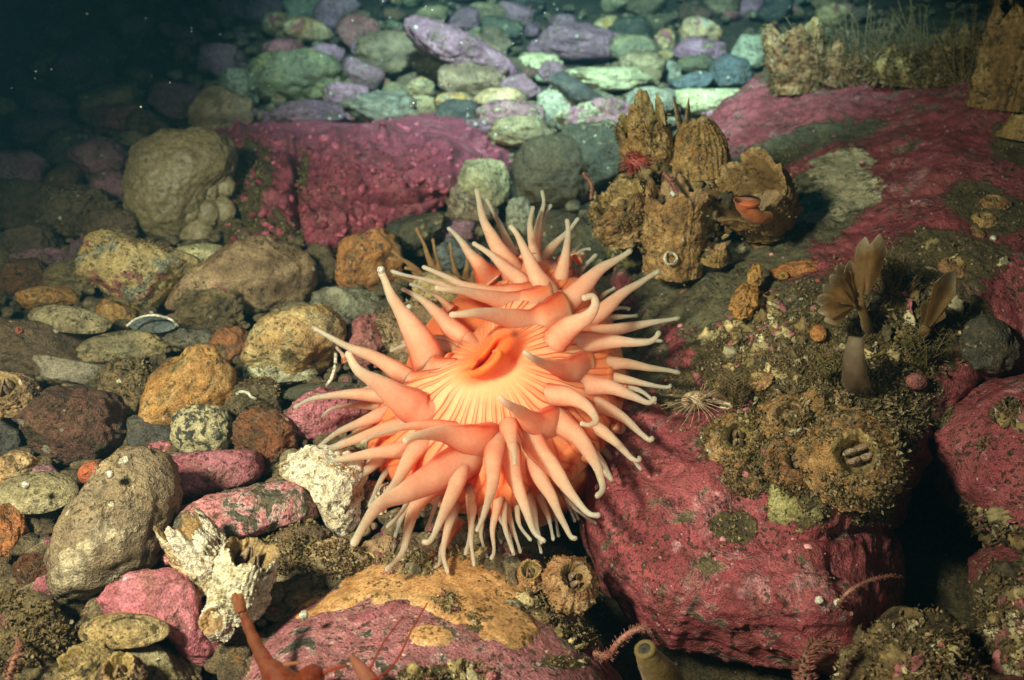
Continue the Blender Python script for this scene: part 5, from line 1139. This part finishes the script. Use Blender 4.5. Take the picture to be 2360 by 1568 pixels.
[frond(fr, 1966+k_, 706-k_, x_, y_, w_2, dB+z_, k_+1) for k_, (x_, y_, w_2, z_) in enumerate([(1900, 742, 20, 0), (1884, 718, 20, -.004), (1880, 690, 21, -.002), (1894, 660, 20, -.006), (1914, 634, 20, -.003), (1932, 606, 18, .002), (1958, 598, 17, .005)])]
frond(fr, 1985, 690, 1992, 545, 22, dB+.002, 4, 2); frond(fr, 1998, 680, 2030, 540, 24, dB-.003, 5, 2)
sv_, sf_ = tube(catmull([P(2005, 800, dB+0.04), P(1995, 740, dB+0.01), P(1980, 695, dB)], 12), [0.0032]*6+[0.0025]*6, 10)
mk('stalk', sv_, sf_, M['soft'], fr, cols=np.clip(np.tile(lin((115, 88, 45)), (len(sv_), 1)), 0, 1))
fr = thing('leafy_bryozoan', on_boulder(2140, 760)[0], 'single brownish frond with a pale tip reaching up, right of the leafy fronds', 'bryozoan')
dB2 = float((on_boulder(2150, 720)[0]-CAM)@FWD)-0.02
frond(fr, 2130, 765, 2200, 620, 26, dB2, 7, 1); frond(fr, 2125, 765, 2165, 690, 30, dB2+.006, 8, 1)
sv_, sf_ = tube(catmull([P(2110, 800, dB2+0.02), P(2122, 780, dB2+.005), P(2135, 755, dB2)], 8), [0.003]*8, 8)
mk('stalk', sv_, sf_, M['soft'], fr, cols=np.clip(np.tile(lin((115, 88, 45)), (len(sv_), 1)), 0, 1))
def lathe_thing(name, path, rads, colr, label, cat, seed, part='body', hole=True, mat='soft'):
    t = thing(name, path[0], label, cat); path = catmull(path, 40); r = np.interp(np.linspace(0, 1, 40), np.linspace(0, 1, len(rads)), rads)
    r = r*(1+0.05*fbm(np.c_[np.linspace(0, 5, 40), np.zeros(40)+seed, np.zeros(40)], 2))
    V, Fc = tube(path, r, 28)
    k = np.r_[np.repeat(np.linspace(0, 1, 40), 28), 0, 1][:, None]
    c = (lin(colr[0])+(lin(colr[1])-lin(colr[0]))*k)*(1+0.3*fbm(V*110+seed, 3))[:, None]
    mk(part, V, Fc, M[mat], t, cols=np.clip(c, 0, 1))
    if hole:
        e = path[-1]; T_ = path[-1]-path[-3]; T_ /= np.linalg.norm(T_); a_ = np.cross(T_, RT+UP*.3); a_ /= np.linalg.norm(a_); b_ = np.cross(T_, a_)
        th = np.linspace(0, 2*math.pi, 33); rp = [e+T_*0.0008+r[-1]*0.78*(a_*math.cos(q)+b_*math.sin(q)) for q in th]
        V, Fc = tube(rp, r[-1]*0.30, 8, cap=False); sr = mk('siphon_rim', V, Fc, M['soft'], t, cols=np.clip(np.tile(lin(colr[1]), (len(V), 1))*1.1, 0, 1))
        dd, ff = ico(3); mk('siphon_mouth', e+T_*0.0006+dd*r[-1]*0.62*np.array([1, 1, 1]), ff, M['slate'], sr)
    return t
db = float((on_boulder(1975, 860)[0]-CAM)@FWD)
lathe_thing('sea_squirt', [P(1972, 905, db+.01), P(1970, 870, db-.022), P(1968, 825, db-.03), P(1974, 778, db-.032)], [.0055, .0065, .0055, .0038], ((120, 82, 52), (176, 160, 136)), 'pale translucent tube-shaped squirt below the leafy fronds', 'sea squirt', 2, hole=False, mat='glassy')
lathe_thing('sea_squirt', [P(1545, 1600, .425), P(1520, 1555, .414), P(1500, 1525, .408), P(1488, 1500, .404)], [.009, .008, .006, .0045], ((84, 62, 30), (128, 108, 66)), 'yellowish sea squirt with a round dark opening at the bottom right of centre', 'sea squirt', 3)
lathe_thing('sea_squirt', [P(1770, 500, .60), P(1745, 500, .592), P(1722, 476, .59), P(1722, 462, .588)], [.004, .0045, .006, .0085], ((170, 110, 70), (205, 110, 66)), 'orange mushroom-shaped polyp on the lip of the empty barnacle cup', 'polyp', 4, hole=False)
blob_ = None
# brittle star arms
def arm(pts, r0, r1, label, seed):
    path = catmull([P(*p) for p in pts], 46); spiny(path, np.linspace(r0, r1, 46), 'armpink', 'brittle_star', label, 'brittle star', seed, 4, 1.3)
arm([(1372, 1506, .435), (1400, 1513, .428), (1425, 1482, .422), (1460, 1455, .42), (1495, 1450, .422), (1525, 1480, .44)], .0017, .0012, 'pink bristly brittle star arm arching over the dark gap at the bottom', 1)
arm([(1930, 1400, .437), (1955, 1365, .430), (2000, 1340, .432), (2050, 1328, .438), (2080, 1330, .45)], .0011, .0006, 'thin pale brittle star arm lying on the lower face of the boulder', 2)
arm([(1860, 1580, .405), (1855, 1530, .408), (1880, 1490, .412), (1930, 1482, .415)], .0028, .0020, 'thick red bristly brittle star arm beside the mossy bottom right rock', 3)
arm([(1530, 400, .625), (1550, 425, .62), (1560, 445, .62)], .0016, .001, 'small pink bristly arm in the middle of the barnacle cluster', 4)
arm([(1345, 400, .64), (1362, 425, .635), (1362, 460, .637)], .0012, .0008, 'tiny pink bristly arm at the left side of the barnacle cluster', 5)
arm([(1545, 500, .612), (1560, 520, .61), (1575, 545, .612)], .0016, .001, 'short red bristly arm below the squat left barnacle', 6)
arm([(20, 1568, .40), (30, 1530, .402), (45, 1500, .41), (40, 1470, .425)], .0016, .001, 'brown bristly brittle star arm in the bottom left corner', 7)
# red urchin tucked in the cluster
uc = P(1470, 372, 0.645); dv, df = ico(4); parts = [(uc+dv*0.0085*np.array([1, 1, .8]), df)]
rg = np.random.default_rng(5)
for k in range(140):
    q = rg.normal(size=3); q /= np.linalg.norm(q); parts.append(tube([uc+q*.008, uc+q*.0105, uc+q*.013], [.0004, .0003, .0001], 4))
V, Fc = join(parts); tag(mk('sea_urchin', V, Fc, M['redspine']), 'small red spiny urchin between the ragged barnacle and the squat one', 'sea urchin')
# hair plume beside the anemone
rg = np.random.default_rng(9); c0 = on_boulder(1610, 935, 0.006)[0]; parts = []
for k in range(46):
    a = rg.uniform(-2.6, 2.0) if k < 30 else rg.uniform(2.2, 3.7); L = rg.uniform(35, 100); x, y = 1610+L*math.cos(a), 935-L*math.sin(a)*0.6
    d0 = float((c0-CAM)@FWD); parts.append(tube(catmull([c0, P((1610+x)/2, (935+y)/2-6, d0-.012), P(x, y+rg.uniform(-4, 10), d0-.016)], 8), np.linspace(.00035, .00012, 8), 4))
dv, df = ico(3); parts.append((c0+dv*.006*np.array([1.4, 1, 1]), df))
V, Fc = join(parts); tag(mk('hair_plume', V, Fc, M['hair']), 'brownish plume of fine radiating hairs right of the anemone', 'tube worm')

# shells on the left
valve(160, 738, 0.655, (-.05, .75, .66), 112, 40, 34, 'valve', 'old grey-white clam shell lying open side down on the dark rock, left', rot=-14, seed=2)
valve(352, 748, 0.655, (-.1, .6, .8), 60, 24, 12, 'bluegrey', 'thin shell with a white rim standing behind the grey-green oblong cobble', rot=-4, seed=3, ridges=6)
V, Fc = tube(catmull([P(292, 752, .640), P(315, 735, .640), P(352, 727, .640), P(390, 735, .640), P(410, 752, .642)], 30), [.0009]*30, 8)
tag(mk('shell_fragment', V, Fc, M['wormtube']), 'curved white shell edge behind the grey-green oblong cobble', 'shell')
valve(85, 1135, 0.520, (-.05, .75, .66), 98, 62, 40, 'valve', 'mud-encrusted brown shell left of the standing grey-brown cobble', rot=-4, seed=5)
valve(285, 1455, 0.422, (-.1, .82, .56), 112, 48, 46, 'ochre', 'ochre speckled shell in front of the bent pink cobble', rot=2, seed=6)
valve(205, 1088, 0.505, (-.35, .5, .8), 28, 28, 22, 'red', 'small red ridged shell beside the standing grey-brown cobble', rot=30, seed=7, ridges=8)
valve(20, 762, 0.63, (0, .6, .8), 32, 16, 12, 'red', 'small dark red chiton on the wide dark rock at the left edge', 'chiton', 'chiton', seed=8, ridges=4)
valve(668, 1060, 0.53, (-.5, .7, .5), 40, 26, 18, 'valve', 'brown striped shell edge beside the white crusted cobble', rot=-35, seed=9)
V, Fc = tube(catmull([P(774, 815, .585), P(772, 845, .58), P(764, 872, .578), P(752, 890, .58)], 16), [.0011]*16, 8)
tag(mk('shell_sliver', V, Fc, M['wormtube']), 'thin white shell sliver under the bumpy ochre cobble', 'shell')
V, Fc = tube(catmull([P(553, 903, .578), P(570, 905, .574), P(578, 914, .572), P(590, 920, .574)], 16), [.001]*16, 8)
tag(mk('worm_tube', V, Fc, M['wormtube']), 'white wiggly worm tube on the dark brown cobble', 'worm tube')
pth = [P(1570+26*math.cos(a)*0.9, 1483-900+20*math.sin(a)*0.9, .618) for a in []]
hx = [(1530, 595), (1538, 582), (1552, 584), (1560, 596), (1552, 608), (1538, 608), (1530, 595)]
V, Fc = tube(catmull([P(x, y, .612) for x, y in hx], 30), [.0009]*30, 8)
tag(mk('worm_tube', V, Fc, M['wormtube']), 'white ring of worm tube at the foot of the barnacle cluster', 'worm tube')
for i, (x, y, lab) in enumerate([(1550, 448, 'white worm tube knob in the middle of the barnacle cluster'), (252, 1094, 'tiny white snail on the standing grey-brown cobble'), (60, 1118, 'white speck of shell on the mud-encrusted brown shell'), (700, 1418, 'white chip of shell on the yellow sponge of the bottom rock'), (878, 622, 'pale round snail at the tip of the tall left tentacle'), (2290, 550, 'white round worm tube near the right edge of the boulder'), (1890, 1384, 'left of two white round beads on the lower boulder face'), (1932, 1388, 'right of two white round beads on the lower boulder face')]):
    dd, ff = ico(3); dpt = {0: .61, 1: .452, 2: .49, 3: .425, 4: .515}.get(i)
    c0 = P(x, y, dpt) if dpt else on_boulder(x, y, 0.001)[0]
    f2 = 1+0.15*fbm(dd*2+i, 2); tag(mk('small_snail' if i in (1, 4) else 'worm_tube', c0+dd*(f2*.0021)[:, None], ff, M['wormtube']), lab, 'snail' if i in (1, 4) else 'shell speck')

# shrimp
sh = thing('shrimp', P(700, 1600, .385), 'translucent orange shrimp with its tail raised, at the bottom left of centre', 'shrimp')
pts = [(548, 1380, .402), (562, 1420, .400), (582, 1468, .398), (608, 1520, .394), (650, 1575, .388), (720, 1640, .382), (800, 1690, .376)]
path = catmull([P(*p) for p in pts], 90); tt = np.linspace(0, 1, 90)
wpx = np.interp(tt, [0, .04, .2, .33, .36, .5, .62, .75, .9, 1], [4, 8, 11, 14, 14, 18, 30, 50, 62, 40]); seg = 1+0.07*np.sin(tt*math.pi*2*9)*(tt < .62)
V, Fc = tube(path, wpx*seg*.39/F, 26, 0.9, -FWD)
k = np.r_[np.repeat(tt, 26), 0, 1][:, None]; ca, cb = lin((190, 128, 92)), lin((160, 78, 42)); c = (ca+(cb-ca)*k)
rd = sstep(0.25, 0.5, fbm(V*260, 2)); c = c+(lin((170, 40, 25))-c)*rd[:, None]*0.7
c = c*(1+0.25*fbm(V*90, 3))[:, None]
mk('body', V, Fc, M['glassy'], sh, cols=np.clip(c, 0, 1))
def shp(nm, pts, r0, r1, cl):
    V, Fc = tube(catmull([P(*p) for p in pts], 24), np.linspace(r0, r1, 24), 8); mk(nm, V, Fc, M['glassy'], sh, cols=np.clip(np.tile(lin(cl), (len(V), 1)), 0, 1))
dv, df = ico(4); q = dv*np.array([34, 44, 34])*(1+.08*fbm(dv*2, 2))[:, None]; C0 = P(712, 1572, .383)
Vh = C0+.384/F*(q[:, :1]*(RT*.8-UP*.5)+q[:, 1:2]*(UP*.8+RT*.5)-q[:, 2:3]*FWD)
mk('carapace', Vh, df, M['glassy'], sh, cols=np.clip(np.tile(cb, (len(Vh), 1))*(1+.3*fbm(Vh*120, 3))[:, None], 0, 1))
shp('antenna', [(790, 1600, .38), (840, 1560, .385), (885, 1480, .39), (930, 1420, .395)], .0007, .0003, (190, 80, 50))
shp('antenna', [(800, 1600, .38), (900, 1540, .385), (950, 1450, .392), (985, 1390, .40)], .0006, .0003, (190, 80, 50))
shp('antennal_scale', [(870, 1600, .385), (845, 1560, .386), (822, 1530, .388), (808, 1510, .39)], .0045, .0010, (205, 140, 110))
shp('leg', [(700, 1580, .385), (760, 1545, .383), (800, 1535, .384)], .0011, .0006, (200, 90, 50))
shp('leg', [(640, 1535, .394), (665, 1530, .39), (690, 1528, .388)], .0011, .0006, (215, 150, 110))
for dx in (-7, 7): shp('tail_fan', [(556, 1410, .400), (550+dx*.7, 1385, .401), (546+dx, 1368, .402)], .0026, .0011, (195, 125, 85))

# drifting specks far out in the dark water
rg = np.random.default_rng(77); V, Fc = [], []
parts = []
for _ in range(70):
    x, y = rg.uniform(0, 1300), rg.uniform(0, 330)*rg.random()**.5; d_ = rg.uniform(.5, .95)*gdepth(x, y); dd, ff = ico(1)
    parts.append((P(x, y, min(d_, 1.1))+dd*rg.uniform(.0004, .0010), ff))
V, Fc = join(parts); tag(mk('drifting_specks', V, Fc, M['wormtube'], origin=(0, 0, 0)), 'pale specks drifting in the dark water at the upper left', 'specks', None, 'stuff')

# ================================================================ sea water: even absorbing and faintly scattering body
hv = np.array([(x, y, z) for x in (-4.5, 4.5) for y in (-1.4, 7.5) for z in (-1.2, 1.4)], float)
hf = [(0, 1, 3, 2), (4, 6, 7, 5), (0, 4, 5, 1), (2, 3, 7, 6), (0, 2, 6, 4), (1, 5, 7, 3)]
b = NB('water_volume'); b.n.remove(b.b)
pv = b.new('ShaderNodeVolumePrincipled'); pv.inputs['Color'].default_value = (0.035, 0.14, 0.205, 1); pv.inputs['Density'].default_value = HAZE
pv.inputs['Absorption Color'].default_value = (0.06, 0.68, 0.74, 1); pv.inputs['Anisotropy'].default_value = 0.3
b.link(pv.outputs[0], b.n['Material Output'].inputs['Volume'])
tag(mk('haze', hv, hf, b.m, origin=(0, 0, 0), smooth=False), kind='stuff')
